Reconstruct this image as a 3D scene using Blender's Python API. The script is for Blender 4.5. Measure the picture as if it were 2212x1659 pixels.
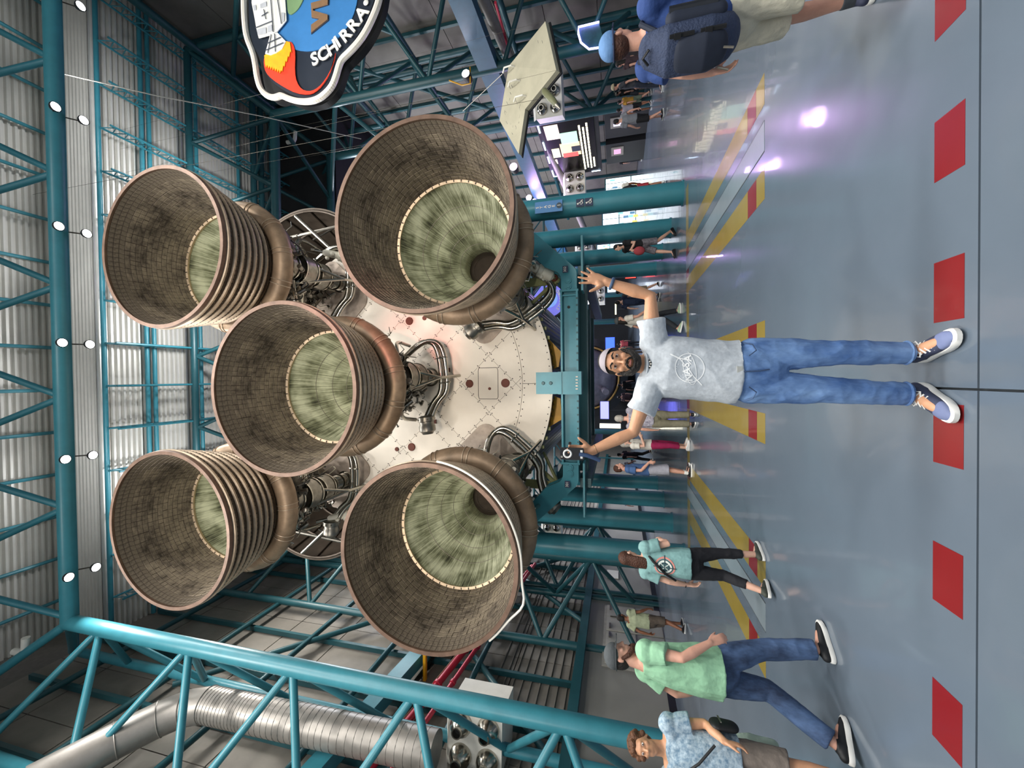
import bpy, bmesh, math, random
import numpy as np
from mathutils import Vector, Matrix, Quaternion
from mathutils.bvhtree import BVHTree
for o in list(bpy.data.objects): bpy.data.objects.remove(o, do_unlink=True)
scn = bpy.context.scene
COL = scn.collection
random.seed(7)
PI = math.pi
# ------------------------------------------------------------------ camera (the photograph is stored turned on its side)
FPX, PITCH, YAW, ROLL, CAMH = 875.8, .25573, -.01556, -.00794, 1.62
FWD = Vector((math.sin(YAW)*math.cos(PITCH), math.cos(YAW)*math.cos(PITCH), math.sin(PITCH)))
_r = Vector((math.cos(YAW), -math.sin(YAW), 0)); _u = _r.cross(FWD)
RGT = math.cos(ROLL)*_r + math.sin(ROLL)*_u
UPV = -math.sin(ROLL)*_r + math.cos(ROLL)*_u
cam_d = bpy.data.cameras.new('camera'); cam = bpy.data.objects.new('camera', cam_d); COL.objects.link(cam)
cam_d.sensor_fit = 'HORIZONTAL'; cam_d.sensor_width = 36.0; cam_d.lens = FPX/2212*36.0
cam_d.clip_start = .05; cam_d.clip_end = 300
cx, cy_, cz = -UPV, RGT, -FWD
cam.matrix_world = Matrix(((cx.x, cy_.x, cz.x, 0), (cx.y, cy_.y, cz.y, 0), (cx.z, cy_.z, cz.z, CAMH), (0, 0, 0, 1)))
scn.camera = cam
def at(x, y, Y=None, Z=None, X=None):
    d = FWD + ((1659-y)-829.5)/FPX*RGT - (x-1106)/FPX*UPV
    t = Y/d.y if Y is not None else ((Z-CAMH)/d.z if Z is not None else X/d.x)
    return Vector((0, 0, CAMH)) + d*t
# ------------------------------------------------------------------ light
scn.view_settings.view_transform = 'Standard'; scn.view_settings.look = 'None'
scn.view_settings.exposure = 0.68; scn.view_settings.gamma = 1.0
scn.view_settings.use_curve_mapping = False
wd = bpy.data.worlds.new('hall_air'); scn.world = wd; wd.use_nodes = True
wd.node_tree.nodes['Background'].inputs['Color'].default_value = (.93, .97, 1.0, 1)
wd.node_tree.nodes['Background'].inputs['Strength'].default_value = .46
def lamp(kind, name, loc, power, color=(1, 1, 1), size=.5, aim=None, spot=None, blend=.6):
    d = bpy.data.lights.new(name, kind); d.energy = power; d.color = color
    if kind == 'AREA': d.shape = 'DISK'; d.size = size
    elif kind == 'SPOT': d.spot_size = spot; d.spot_blend = blend; d.shadow_soft_size = size
    else: d.shadow_soft_size = size
    o = bpy.data.objects.new(name, d); COL.objects.link(o); o.location = loc
    if aim is not None: o.rotation_euler = (Vector(aim)-Vector(loc)).to_track_quat('-Z', 'Y').to_euler()
    return o
# unseen ceiling fill added around the photographer to light nozzles and floor (the rows in view carry their own light, see high_bay_lamp)
for yy in (1.5, -5.5, -12.5):
    for xx in (-5.8, 1.2, 8.1):
        lamp('AREA', 'ceiling_fill_light', (xx, yy, 17.4), 560 if yy > -10 else 350, (1, .97, .92), 1.6, (xx, yy+2.5, 0))
# unseen floods added behind the photographer as front fill on the engines
for xx in (-7.0, 0.0, 7.0):
    lamp('SPOT', 'front_fill_flood', (xx, -7.0, 6.2), 1500, (1, .93, .84), .5, (xx*.35, 10, 8.0), 1.1, .8)
# up-lights standing on the trusses that wash the roof deck
for (xx, yy, zz_, e) in ((8.5, 14.0, 18.4, 460), (2.0, 13.5, 18.4, 460), (-4.5, 13.5, 18.4, 460), (4.5, 9.4, 18.8, 300), (-3.0, 9.4, 18.8, 300), (10.5, 9.4, 18.8, 300)):
    lamp('SPOT', 'roof_uplight', (xx, yy, zz_), e, (.97, .98, 1), .25, (xx, yy+1.2, 24), 2.4, .9)
# coloured wash lamps for the engine base (beside the centre engine) and the gallery beyond
lamp('SPOT', 'rose_wash_light', (1.6, -2.5, 5.6), 2800, (1, .34, .30), .3, (1.15, 12, 7.9), .26, 1.)
lamp('SPOT', 'warm_wash_light', (-1.2, -2.5, 5.2), 900, (1, .82, .62), .3, (-.6, 12, 5.8), .5, 1.)
for (x, y, z, e, c) in ((12.3, 28, 6.6, 330, (.62, .38, 1)), (9.5, 36, 6, 300, (.62, .38, 1))):
    lamp('POINT', 'gallery_light', (x, y, z), e, c, .6)
for (x, y, z, e) in ((0, 27, 17.4, 1000), (-4, 34, 17.4, 1300), (4, 34, 17.4, 1300), (0, 46, 17.4, 1800), (10.5, 22.5, 17.4, 550), (-6, 23, 17.4, 700)):
    lamp('AREA', 'gallery_fill_light', (x, y, z), e, (.9, .93, 1), 2.4, (x, y, 0))  # unseen overhead fill added so the gallery and its visitors show
lamp('AREA', 'partition_fill_light', (-5.8, 14, 17.0), 380, (1, .95, .88), 2.2, (-7.5, 14.5, 0))  # unseen fill added to brighten the left partition and doors
# ------------------------------------------------------------------ materials
def lin(h):
    h = h.lstrip('#'); r = []
    for i in (0, 2, 4):
        c = int(h[i:i+2], 16)/255
        r.append(c/12.92 if c <= .04045 else ((c+.055)/1.055)**2.4)
    return tuple(r)+(1,)
MATS = {}
def M(name, col, rough=.5, metal=0., var=.12, scale=6., bump=0., bscale=40., coat=0., emit=0., alpha=None, stretch=None, col2=None, trans=0.):
    if name in MATS: return MATS[name]
    m = bpy.data.materials.new(name); m.use_nodes = True; nt = m.node_tree; N = nt.nodes; L = nt.links
    b = N['Principled BSDF']; c = lin(col)
    b.inputs['Roughness'].default_value = rough; b.inputs['Metallic'].default_value = metal
    if coat: b.inputs['Coat Weight'].default_value = coat; b.inputs['Coat Roughness'].default_value = .06
    if trans: b.inputs['Transmission Weight'].default_value = trans
    tc = N.new('ShaderNodeTexCoord'); mp = N.new('ShaderNodeMapping'); L.new(tc.outputs['Object'], mp.inputs['Vector'])
    if stretch: mp.inputs['Scale'].default_value = stretch
    if var > 0 or col2:
        nz = N.new('ShaderNodeTexNoise'); nz.inputs['Scale'].default_value = scale; nz.inputs['Detail'].default_value = 5; nz.inputs['Roughness'].default_value = .62
        L.new(mp.outputs['Vector'], nz.inputs['Vector'])
        rp = N.new('ShaderNodeValToRGB'); L.new(nz.outputs['Fac'], rp.inputs['Fac'])
        rp.color_ramp.elements[0].position = .32; rp.color_ramp.elements[1].position = .68
        if col2: a0 = lin(col2)
        else: a0 = tuple(max(0, v*(1-var)) for v in c[:3])+(1,)
        a1 = c if col2 else tuple(min(1, v*(1+var)) for v in c[:3])+(1,)
        rp.color_ramp.elements[0].color = a0; rp.color_ramp.elements[1].color = a1
        L.new(rp.outputs['Color'], b.inputs['Base Color'])
    else: b.inputs['Base Color'].default_value = c
    if bump:
        n2 = N.new('ShaderNodeTexNoise'); n2.inputs['Scale'].default_value = bscale; n2.inputs['Detail'].default_value = 4
        L.new(mp.outputs['Vector'], n2.inputs['Vector'])
        bp = N.new('ShaderNodeBump'); bp.inputs['Strength'].default_value = bump; bp.inputs['Distance'].default_value = .02
        L.new(n2.outputs['Fac'], bp.inputs['Height']); L.new(bp.outputs['Normal'], b.inputs['Normal'])
    if emit:
        b.inputs['Emission Color'].default_value = c; b.inputs['Emission Strength'].default_value = emit
    MATS[name] = m
    return m
TEAL = M('teal_paint', '#37808e', .38, 0, .08, 3)
TEAL_SHADED = M('shaded_teal_paint', '#1d4d54', .42, 0, .08, 3)  # same teal steel in its shaded tone, shade put into the colour
GREYP = M('grey_panel', '#8b867e', .7, 0, .10, 1.5)
BLACK = M('black_rubber', '#101114', .6, 0, .1)
WHITE = M('white_paint', '#e9e6dc', .5, 0, .05, 3)
CHROME = M('polished_steel', '#b3afa5', .22, 1, .12, 5)
STEEL = M('dull_steel', '#8d8981', .38, 1, .2, 8)
DARKST = M('dark_steel', '#57534c', .45, 1, .3, 9)
CABLE = M('cable_sheath', '#b9b39e', .5, 0, .2, 8)
BRASS = M('tan_metal', '#a58a68', .45, .8, .2, 6)
# ------------------------------------------------------------------ mesh building
def frame_of(d):
    d = Vector(d).normalized(); a = Vector((0, 0, 1)) if abs(d.z) < .9 else Vector((1, 0, 0))
    x = a.cross(d).normalized(); return x, d.cross(x), d
class MB:
    def __init__(s): s.v = []; s.f = []
    def add(s, vs, fs):
        o = len(s.v); s.v += [tuple(q) for q in vs]; s.f += [tuple(i+o for i in f) for f in fs]; return s
    def box(s, c, size, R=None):
        c = Vector(c); hx, hy, hz = [q/2 for q in size]; vs = []
        for dx in (-hx, hx):
            for dy in (-hy, hy):
                for dz in (-hz, hz):
                    p = Vector((dx, dy, dz)); p = R @ p if R is not None else p; vs.append(c+p)
        return s.add(vs, [(0, 1, 3, 2), (4, 6, 7, 5), (0, 4, 5, 1), (2, 3, 7, 6), (0, 2, 6, 4), (1, 5, 7, 3)])
    def beam(s, p0, p1, w, h, up=(0, 0, 1)):
        p0, p1 = Vector(p0), Vector(p1); d = (p1-p0); l = d.length; d.normalize()
        x = d.cross(Vector(up)); 
        if x.length < 1e-4: x = d.cross(Vector((1, 0, 0)))
        x.normalize(); z = x.cross(d)
        return s.box((p0+p1)/2, (w, l, h), Matrix((x, d, z)).transposed())
    def tube(s, p0, p1, r, n=12, r1=None, cap=True):
        return s.path([p0, p1], [r, r if r1 is None else r1], n, cap)
    def path(s, pts, r, n=10, cap=True, closed=False):
        pts = [Vector(p) for p in pts]; m = len(pts)
        rs = list(r) if isinstance(r, (list, tuple)) else [r]*m
        vs = []; prev = None
        for i, p in enumerate(pts):
            if closed: t = pts[(i+1) % m]-pts[i-1]
            else: t = pts[min(i+1, m-1)]-pts[max(i-1, 0)]
            t.normalize()
            if prev is None: x, y, _ = frame_of(t)
            else:
                x = prev-t*prev.dot(t)
                if x.length < 1e-6: x = frame_of(t)[0]
                x.normalize(); y = t.cross(x)
            prev = x
            for k in range(n):
                a = 2*PI*k/n; vs.append(p+(x*math.cos(a)+y*math.sin(a))*rs[i])
        fs = []
        for i in range(m if closed else m-1):
            i2 = (i+1) % m
            for k in range(n):
                k2 = (k+1) % n; fs.append((i*n+k, i*n+k2, i2*n+k2, i2*n+k))
        if cap and not closed: fs.append(tuple(range(n-1, -1, -1))); fs.append(tuple((m-1)*n+k for k in range(n)))
        return s.add(vs, fs)
    def lathe(s, prof, n=48, c=(0, 0, 0), a0=0., a1=2*PI, closed=False, axis='Y', rfun=None):
        """prof: list of (r, h); axis Y: ring in XZ plane, h along Y; axis Z likewise"""
        c = Vector(c); full = abs(a1-a0-2*PI) < 1e-6; m = n if full else n+1; vs = []
        for (r, h) in prof:
            for k in range(m):
                a = a0+(a1-a0)*k/n; rr = r if rfun is None else rfun(r, a)
                if axis == 'Y': vs.append(c+Vector((rr*math.cos(a), h, rr*math.sin(a))))
                elif axis == 'Z': vs.append(c+Vector((rr*math.cos(a), rr*math.sin(a), h)))
                else: vs.append(c+Vector((h, rr*math.cos(a), rr*math.sin(a))))
        fs = []; q = len(prof)
        for i in range(q if closed else q-1):
            i2 = (i+1) % q
            for k in range(n):
                k2 = (k+1) % m; fs.append((i*m+k, i*m+k2, i2*m+k2, i2*m+k))
        return s.add(vs, fs)
    def torus(s, c, R, r, n=48, k=10, axis='Y', a0=0., a1=2*PI):
        prof = [(R+r*math.cos(2*PI*j/k), r*math.sin(2*PI*j/k)) for j in range(k)]
        return s.lathe(prof, n, c, a0, a1, True, axis)
    def ball(s, c, r, n=12, m=8):
        r = (r, r, r) if not isinstance(r, (tuple, list)) else r; c = Vector(c); vs = [c+Vector((0, 0, r[2]))]; fs = []
        for i in range(1, m):
            t = PI*i/m
            for k in range(n):
                a = 2*PI*k/n; vs.append(c+Vector((r[0]*math.sin(t)*math.cos(a), r[1]*math.sin(t)*math.sin(a), r[2]*math.cos(t))))
        vs.append(c-Vector((0, 0, r[2])))
        for k in range(n): fs.append((0, 1+k, 1+(k+1) % n))
        for i in range(m-2):
            for k in range(n):
                k2 = (k+1) % n; fs.append((1+i*n+k, 1+(i+1)*n+k, 1+(i+1)*n+k2, 1+i*n+k2))
        l = len(vs)-1; b = 1+(m-2)*n
        for k in range(n): fs.append((l, b+(k+1) % n, b+k))
        return s.add(vs, fs)
    def prism(s, poly, o, ax, ay, depth):
        """2-D polygon in the plane o + ax*u + ay*v, thickened by depth along ax x ay"""
        o, ax, ay = Vector(o), Vector(ax).normalized(), Vector(ay).normalized(); nz = ax.cross(ay)*depth; n = len(poly)
        a = [o+ax*u+ay*v for u, v in poly]; b = [p+nz for p in a]
        fs = [tuple(range(n-1, -1, -1)), tuple(range(n, 2*n))]
        fs += [(i, (i+1) % n, n+(i+1) % n, n+i) for i in range(n)]
        return s.add(a+b, fs)
    def mesh(s, name, mat, smooth=38):
        me = bpy.data.meshes.new(name); me.from_pydata(s.v, [], s.f)
        bm = bmesh.new(); bm.from_mesh(me); bmesh.ops.recalc_face_normals(bm, faces=bm.faces); bm.to_mesh(me); bm.free()
        me.materials.append(mat)
        if smooth:
            me.polygons.foreach_set('use_smooth', [True]*len(me.polygons)); me.set_sharp_from_angle(angle=math.radians(smooth))
        me.update(); return me
    def build(s, name, mat, parent=None, smooth=38, **kw):
        return obj(name, s.mesh(name, mat, smooth), parent, **kw)
def obj(name, me, parent=None, label=None, cat=None, group=None, kind=None, loc=None):
    o = bpy.data.objects.new(name, me); COL.objects.link(o)
    if parent is not None: o.parent = parent
    if loc is not None: o.location = loc
    return tag(o, label, cat, group, kind)
def tag(o, label=None, cat=None, group=None, kind=None):
    if label: o['label'] = label
    if cat: o['category'] = cat
    if group: o['group'] = group
    if kind: o['kind'] = kind
    return o
def thing(name, label, cat, loc=(0, 0, 0), rotz=0., group=None, kind=None):
    o = bpy.data.objects.new(name, None); COL.objects.link(o); o.location = loc; o.rotation_euler = (0, 0, rotz)
    o.empty_display_size = .2
    return tag(o, label, cat, group, kind)
def copy_tree(o, parent=None):
    c = o.copy(); COL.objects.link(c); c.parent = parent
    for ch in list(o.children): copy_tree(ch, c)
    return c
def text_mesh(s, size, mat, depth=.004, bold=0., align='CENTER', name='lettering'):
    cu = bpy.data.curves.new(name, 'FONT'); cu.body = s; cu.size = size; cu.extrude = depth; cu.offset = bold
    cu.align_x = align; cu.align_y = 'CENTER'; cu.resolution_u = 3
    t = bpy.data.objects.new(name, cu); COL.objects.link(t)
    dg = bpy.context.evaluated_depsgraph_get(); me = bpy.data.meshes.new_from_object(t.evaluated_get(dg))
    bpy.data.objects.remove(t, do_unlink=True); bpy.data.curves.remove(cu)
    me.name = name; me.materials.clear(); me.materials.append(mat); return me
def put(me, name, o, ax, ay, parent=None, **kw):
    """place a mesh whose local x,y lie along ax, ay at o"""
    ax, ay = Vector(ax).normalized(), Vector(ay).normalized(); z = ax.cross(ay)
    q = obj(name, me, parent, **kw)
    q.matrix_local = Matrix(((ax.x, ay.x, z.x, o[0]), (ax.y, ay.y, z.y, o[1]), (ax.z, ay.z, z.z, o[2]), (0, 0, 0, 1)))
    return q
# ================================================================== SETTING
XWL, XWR, ZR = -10.3, 16.7, 22.0
def floor_mat(name='floor_paint', col='#5f6b78', rough=.2):
    m = M(name, col, rough, 0, .06, .7, 0, 40)
    nt = m.node_tree; N = nt.nodes; L = nt.links; b = N['Principled BSDF']
    b.inputs['Coat Weight'].default_value = .35; b.inputs['Coat Roughness'].default_value = .05
    n = N.new('ShaderNodeTexNoise'); n.inputs['Scale'].default_value = 2.2; n.inputs['Detail'].default_value = 6
    r = N.new('ShaderNodeMapRange'); r.inputs['To Min'].default_value = rough*.75; r.inputs['To Max'].default_value = rough*1.5
    tc = N.new('ShaderNodeTexCoord'); L.new(tc.outputs['Object'], n.inputs['Vector']); L.new(n.outputs['Fac'], r.inputs['Value']); L.new(r.outputs['Result'], b.inputs['Roughness'])
    n3 = N.new('ShaderNodeTexNoise'); n3.inputs['Scale'].default_value = 1.6; n3.inputs['Detail'].default_value = 2
    bp = N.new('ShaderNodeBump'); bp.inputs['Strength'].default_value = .05; bp.inputs['Distance'].default_value = .04
    L.new(tc.outputs['Object'], n3.inputs['Vector']); L.new(n3.outputs['Fac'], bp.inputs['Height']); L.new(bp.outputs['Normal'], b.inputs['Coat Normal']); L.new(bp.outputs['Normal'], b.inputs['Normal'])
    return m
FLOOR = floor_mat()
JOINT = M('joint_filler', '#3b4044', .6, 0, .2)
RED = floor_mat('red_floor_paint', '#7a171c', .3); YEL = floor_mat('yellow_floor_paint', '#8d7a33', .3); PLATE = floor_mat('steel_floor_plate', '#7e8a92', .28)
fl = MB().box((3.2, 28, -.08), (30, 84, .1)).build('floor', JOINT, smooth=0, kind='structure')
xs = [-11.5, -6.78, -.08, 6.62, 13.32, 17.5]; ys = [-14, -11.0, -4.3, 2.37, 9.08, 15.8, 22.5, 29.2, 35.9, 42.6, 49.3, 56, 69]
for i in range(len(xs)-1):
    for j in range(len(ys)-1):
        g = .006; x0, x1, y0, y1 = xs[i]+g, xs[i+1]-g, ys[j]+g, ys[j+1]-g
        MB().box(((x0+x1)/2, (y0+y1)/2, -.016), (x1-x0, y1-y0, .032)).build('slab', FLOOR, fl, 0)
def mark(x0, x1, y0, y1, m, name, z=.0012):
    return MB().box(((x0+x1)/2, (y0+y1)/2, z/2+.0003), (abs(x1-x0), abs(y1-y0), z)).build(name, m, fl, 0)
for k in range(-4, 5):
    xc = .42+.735*k
    mark(xc-.157, xc+.157, 2.45, 2.645, RED, 'red_dash')
for x0, x1 in ((-3.5, -3.15), (-2.46, -2.1), (-.79, -.44), (.27, .62), (1.99, 2.34), (3.05, 3.4)):
    for y0, y1, m, nm in ((5.19, 5.47, YEL, 'yellow_stripe'), (5.475, 5.80, RED, 'red_stripe'), (5.805, 10.25, YEL, 'yellow_stripe')): mark(x0, x1, y0, y1, m, nm)
for x0, x1 in ((-2.95, -2.63), (2.53, 2.86)):
    mark(x0, x1, 5.19, 10.6, PLATE, 'steel_plate', .003)
    mark(x0-.012, x0-.003, 5.19, 10.6, JOINT, 'plate_joint', .002); mark(x1+.003, x1+.012, 5.19, 10.6, JOINT, 'plate_joint', .002)
xb = [-4.5, -3.5, -3.15, -2.46, -2.1, -.79, -.44, .27, .62, 1.99, 2.34, 3.05, 3.4, 4.5]
for i in range(len(xb)-1): mark(xb[i]+.003, xb[i+1]-.003, 10.26, 10.6, RED if i in (3, 5, 7, 10) else YEL, 'red_stripe' if i in (3, 5, 7, 10) else 'yellow_stripe')
# ---- corrugated roof deck
DECK = M('galvanised_deck', '#d2d0c9', .45, .25, .05, 1.2)
def corr(y0, y1, z, x0, x1, pitch=.2, h=.12, vert=False, name='deck', parent=None, mat=None, fl=0.):
    n = int(round((y1-y0)/pitch)); pr = []
    for i in range(n):
        b = y0+i*pitch
        pr += [(b, 0), (b+pitch*.14, h), (b+pitch*.5, h), (b+pitch*.64, 0)]
    pr.append((y1, 0)); m = MB(); vs = []
    for (a, hh) in pr:
        for x in (x0, x1): vs.append((x, a, z+hh) if not vert else (x, z+hh, a))
    m.add(vs, [(2*i, 2*i+1, 2*i+3, 2*i+2) for i in range(len(pr)-1)])
    return m.build(name, mat or DECK, parent, 20)
ceil = MB().box((3.2, 3.25, 24.6), (27.6, 38.5, .1)).build('ceiling', GREYP, smooth=0, kind='structure')
corr(11.6, 21.0, ZR, XWL-.2, XWR+.2, parent=ceil, name='rear_deck')
corr(-15, 11.6, 24.2, XWL-.2, XWR+.2, parent=ceil, name='front_deck')
corr(ZR, 24.2, 11.62, XWL-.2, XWR+.2, vert=True, parent=ceil, name='fascia')
MB().box((3.2, 46, 17.9), (27.6, 50, .12)).build('far_soffit', M('unlit_soffit', '#2a2a2c', .8), ceil, 0)  # added near-black sheet, its colour stands for the unlit hall beyond
MB().box((3.2, 21.06, 20), (27.6, .1, 4.1)).build('far_fascia', MATS['unlit_soffit'], ceil, 0)
for y in (11.75, 13.3, 13.6, 15.7, 18.0, 20.2):
    MB().tube((XWL, y, 21.78), (XWR, y, 21.78), .085, 10).build('roof_beam', TEAL, ceil)
def joist(x):
    m = MB(); z1, z0 = 21.66, 21.1
    for z, r in ((z1, .045), (z0, .045)): m.tube((0, 11.75, z), (0, 20.9, z), r, 6)
    n = 22
    for i in range(n):
        a, b = 11.75+9.1*i/n, 11.75+9.1*(i+1)/n; mid = (a+b)/2
        m.tube((0, a, z1), (0, mid, z0), .02, 5); m.tube((0, mid, z0), (0, b, z1), .02, 5)
    return m.mesh('joist', TEAL)
jm = joist(0)
for k in range(-1, 14): obj('joist', jm, ceil, loc=(-7.35+1.73*k+.3, 0, 0))
for k in range(-1, 15):
    MB().tube((-7.2+1.73*k, -6, 23.95), (-7.2+1.73*k, 11.5, 23.95), .07, 8).build('purlin', TEAL, ceil)
# ---- walls
wl = MB().box((XWL-.2, 27.5, 11.4), (.1, 85, 26.5)).build('wall_left', M('backing', '#6d6a64', .8), smooth=0, kind='structure')
SID = M('siding', '#7f7a72', .62, .1, .12, 1.3)
y = -4.; sid = []
while y < 40:
    for zi in range(8):
        z0 = 2.9+zi*2.4
        if z0 < 21: MB().box((XWL-.12, y+1.02, z0+1.18), (.06, 2.02, 2.36)).build('panel', SID, wl, 0)
    y += 2.05
for i in range(10): MB().box((XWL-.07, 18, 3.05+i*.3), (.05, 44, .035)).build('siding_rib', SID, wl, 0)
for i in range(18):
    MB().beam((XWL+.05, -3+2.05*i, 2.9), (XWL+.05, -3+2.05*i, 21.6), .12, .18, (1, 0, 0)).build('wall_post', TEAL_SHADED, wl)
for (ya, za, yb, zb) in ((10, 3, 16.6, 9.7), (16.6, 9.7, 10, 16), (16.6, 3, 24, 11), (24, 3, 17, 10)):
    MB().tube((XWL+.25, ya, za), (XWL+.25, yb, zb), .1, 10).build('wall_brace', TEAL_SHADED, wl)
for z in (6.4, 9.9, 13.2, 16.4, 19.6):
    MB().tube((XWL+.3, -4, z), (XWL+.3, 40, z), .1, 10).build('wall_rail', TEAL_SHADED, wl)
LOW = M('partition_paint', '#8e8c86', .55, 0, .05, 1)
DARK = M('black_trim', '#121315', .35)
pl = MB().box((-10.05, 22, 1.44), (.3, 60, 2.86)).build('wall_left_low', LOW, smooth=0, kind='structure')
MB().box((-9.885, 22, .11), (.03, 60, .22)).build('baseboard_left', DARK, smooth=0, kind='structure')
MB().box((-9.86, 22, 2.98), (.34, 60, .3)).build('trim_1', TEAL_SHADED, smooth=0, kind='structure')
DOORW = M('door_paint', '#b5b2aa', .45, 0, .05)
dr = MB().box((-9.88, 15.9, 1.12), (.06, 3.75, 2.24)).build('door_1', M('door_frame_paint', '#a19e96', .45), smooth=0, kind='structure')
for i in range(2):
    for j in range(2):
        yc = 14.13+i*1.86+(.46 if j == 0 else 1.34)
        d = MB().box((-9.84, yc, 1.08), (.05, .86, 2.1)).build('door_leaf', DOORW, dr, 0)
        MB().box((-9.79, yc, 1.02), (.05, .8, .07)).box((-9.79, yc-.3, 1.02), (.08, .1, .12)).build('push_bar', STEEL, d, 20)
        MB().box((-9.79, yc+(.2 if j else -.2), 2.0), (.06, .3, .07)).build('door_closer', STEEL, d, 20)
    MB().tube((-9.79, 14.13+i*1.86+.9, .15), (-9.79, 14.13+i*1.86+.9, 2.0), .02, 6).build('centre_rod', DARKST, dr)
MB().box((-9.87, 20.7, 1.95), (.04, .8, .55)).build('wall_plaque', WHITE, smooth=0, label='pale rectangular plaque on the grey partition beside the double doors', cat='plaque')
wr = MB().box((XWR+.2, 27.5, 11.4), (.1, 85, 26.5)).build('wall_right', MATS['backing'], smooth=0, kind='structure')
PANR = M('grey_wall_panel', '#77736d', .7, 0, .12, 1.1)
y = 6.
while y < 40:
    for zi in range(9):
        MB().box((XWR+.1, y+1.2, 1.2+2.4*zi), (.08, 2.38, 2.37)).build('panel', PANR, wr, 0)
    y += 2.4
for i in range(15):
    MB().beam((XWR-.05, 6+2.4*i, 0), (XWR-.05, 6+2.4*i, 21.8), .14, .16, (1, 0, 0)).build('wall_post', TEAL_SHADED, wr)
for z, r in ((20.5, .17), (15.4, .17), (11.1, .16), (6.2, .14)):
    MB().tube((15.5, 2, z), (15.5, 40, z), r, 12).build('wall_rail', TEAL_SHADED, wr)
for (ya, za, yb, zb) in ((8.5, 11.1, 12.5, 15.4), (12.5, 15.4, 16.6, 11.1), (16.6, 15.4, 20.5, 11.1), (8.5, 20.4, 12.5, 15.4), (12.5, 15.4, 16.6, 20.4), (8.5, 6.2, 12.5, 11.1), (12.5, 11.1, 16.6, 6.2), (20.5, 11, 24.5, 6.2)):
    MB().tube((15.5, ya, za), (15.5, yb, zb), .11, 10).build('wall_brace', TEAL_SHADED, wr)
MB().box((3.2, 69, 9), (30, .2, 18)).build('wall_far', M('far_wall_paint', '#2c2e33', .8), smooth=0, kind='structure')
# ---- tubular portal trusses: one inner chord, two outer chords, laced
def portal(y0, xl, xr, zc, label, dxl=2.55, dxr=2.5, dz=3.2, dy=1.75, full=True, mat=TEAL):
    t = thing('portal_truss', label, 'truss', (0, y0, 0))
    R, R2, RB = .215, .15, .095
    def ch(a, b, r): MB().tube(a, b, r, 20).build('chord', mat, t)
    for a, b in (((xl, 0, 0), (xl, 0, zc)), ((xl, 0, zc), (xr, 0, zc)), ((xr, 0, zc), (xr, 0, 0))): ch(a, b, R)
    for x in (xl, xr): MB().ball((x, 0, zc), R*1.04, 16, 10).build('knee_joint', mat, t)
    xo, xp, zo = xl-dxl, xr+dxr, zc+dz
    for s in (-1, 1):
        for a, b in (((xo, s*dy, 0), (xo, s*dy, zo)), ((xo, s*dy, zo), (xp, s*dy, zo)), ((xp, s*dy, zo), (xp, s*dy, 0))): ch(a, b, R2)
        for x, xq in ((xl, xo), (xr, xp)):
            ch((x, 0, zc), (xq, s*dy, zo), .13)
            for k in range(5):
                z = zc-1.35-3.46*k
                for z2 in (z+1.73, z-1.73):
                    if z2 > 0: MB().tube((x, 0, z), (xq, s*dy, z2), RB, 10).build('brace', mat, t)
        n = int(round((xr-xl)/3.46))
        for k in range(n+1):
            x = xl+.15+(xr-xl-.3)*k/n
            for x2 in (x-1.73, x+1.73):
                if xl-1 < x2 < xr+1: MB().tube((x, 0, zc), (x2, s*dy, zo), RB, 10).build('brace', mat, t)
    return t
portal(8.5, -7.35, 13.3, 18.0, 'nearest teal tubular portal truss spanning above the engines and down the left side')
portal(16.6, -7.35, 13.1, 17.9, 'second teal tubular portal truss, behind the upper engines', mat=TEAL_SHADED)
portal(20.6, -7.35, 13.1, 17.9, 'third and farthest teal portal truss in the shade beyond the second one', mat=TEAL_SHADED)
for a, b in (((13.1, 16.6, 17.9), (10.6, 20.6, 17.9)), ((13.1, 16.6, 14.4), (10.6, 20.6, 17.9)), ((13.1, 16.6, 14.4), (10.6, 20.6, 11))):
    MB().tube(a, b, .11, 10).build('wall_brace', TEAL_SHADED, wr)
# ---- lamps
LAMPG = M('lamp_disc', '#ffffff', .5, 0, 0, emit=14.)
def high_bay(x, y, label):
    t = thing('high_bay_lamp', label, 'lamp', (x, y, 17.5), group='round high bay lamps on the nearest roof truss')
    MB().lathe([(.0, .16), (.08, .16), (.115, .1), (.135, .05), (.135, 0), (.118, 0), (.118, .02)], 24, axis='Z').build('housing', BLACK, t)
    MB().lathe([(.0, .015), (.117, .015)], 24, axis='Z').build('lens', LAMPG, t)
    MB().tube((0, 0, .16), (0, (8.5-y)*.9, .5), .02, 6).build('bracket', DARKST, t)
    lamp('AREA', 'high_bay_light', (x, y, 17.45), 95, (1, .98, .95), .4, (x, y, 0))
names = ['rightmost', 'second from the right', 'third from the right', 'middle', 'second from the left', 'leftmost']
for i, x in enumerate((11.59, 8.11, 4.63, 1.2, -2.26, -5.79)):
    for y, w in ((8.26, 'front'), (8.91, 'rear')):
        if not (i == 0 and w == 'front'): high_bay(x, y, 'round white high bay lamp, %s of the %s row under the nearest truss' % (('rightmost', 'second from right', 'third from right', 'third from left', 'second from left', 'leftmost')[i] if True else '', w))
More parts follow.
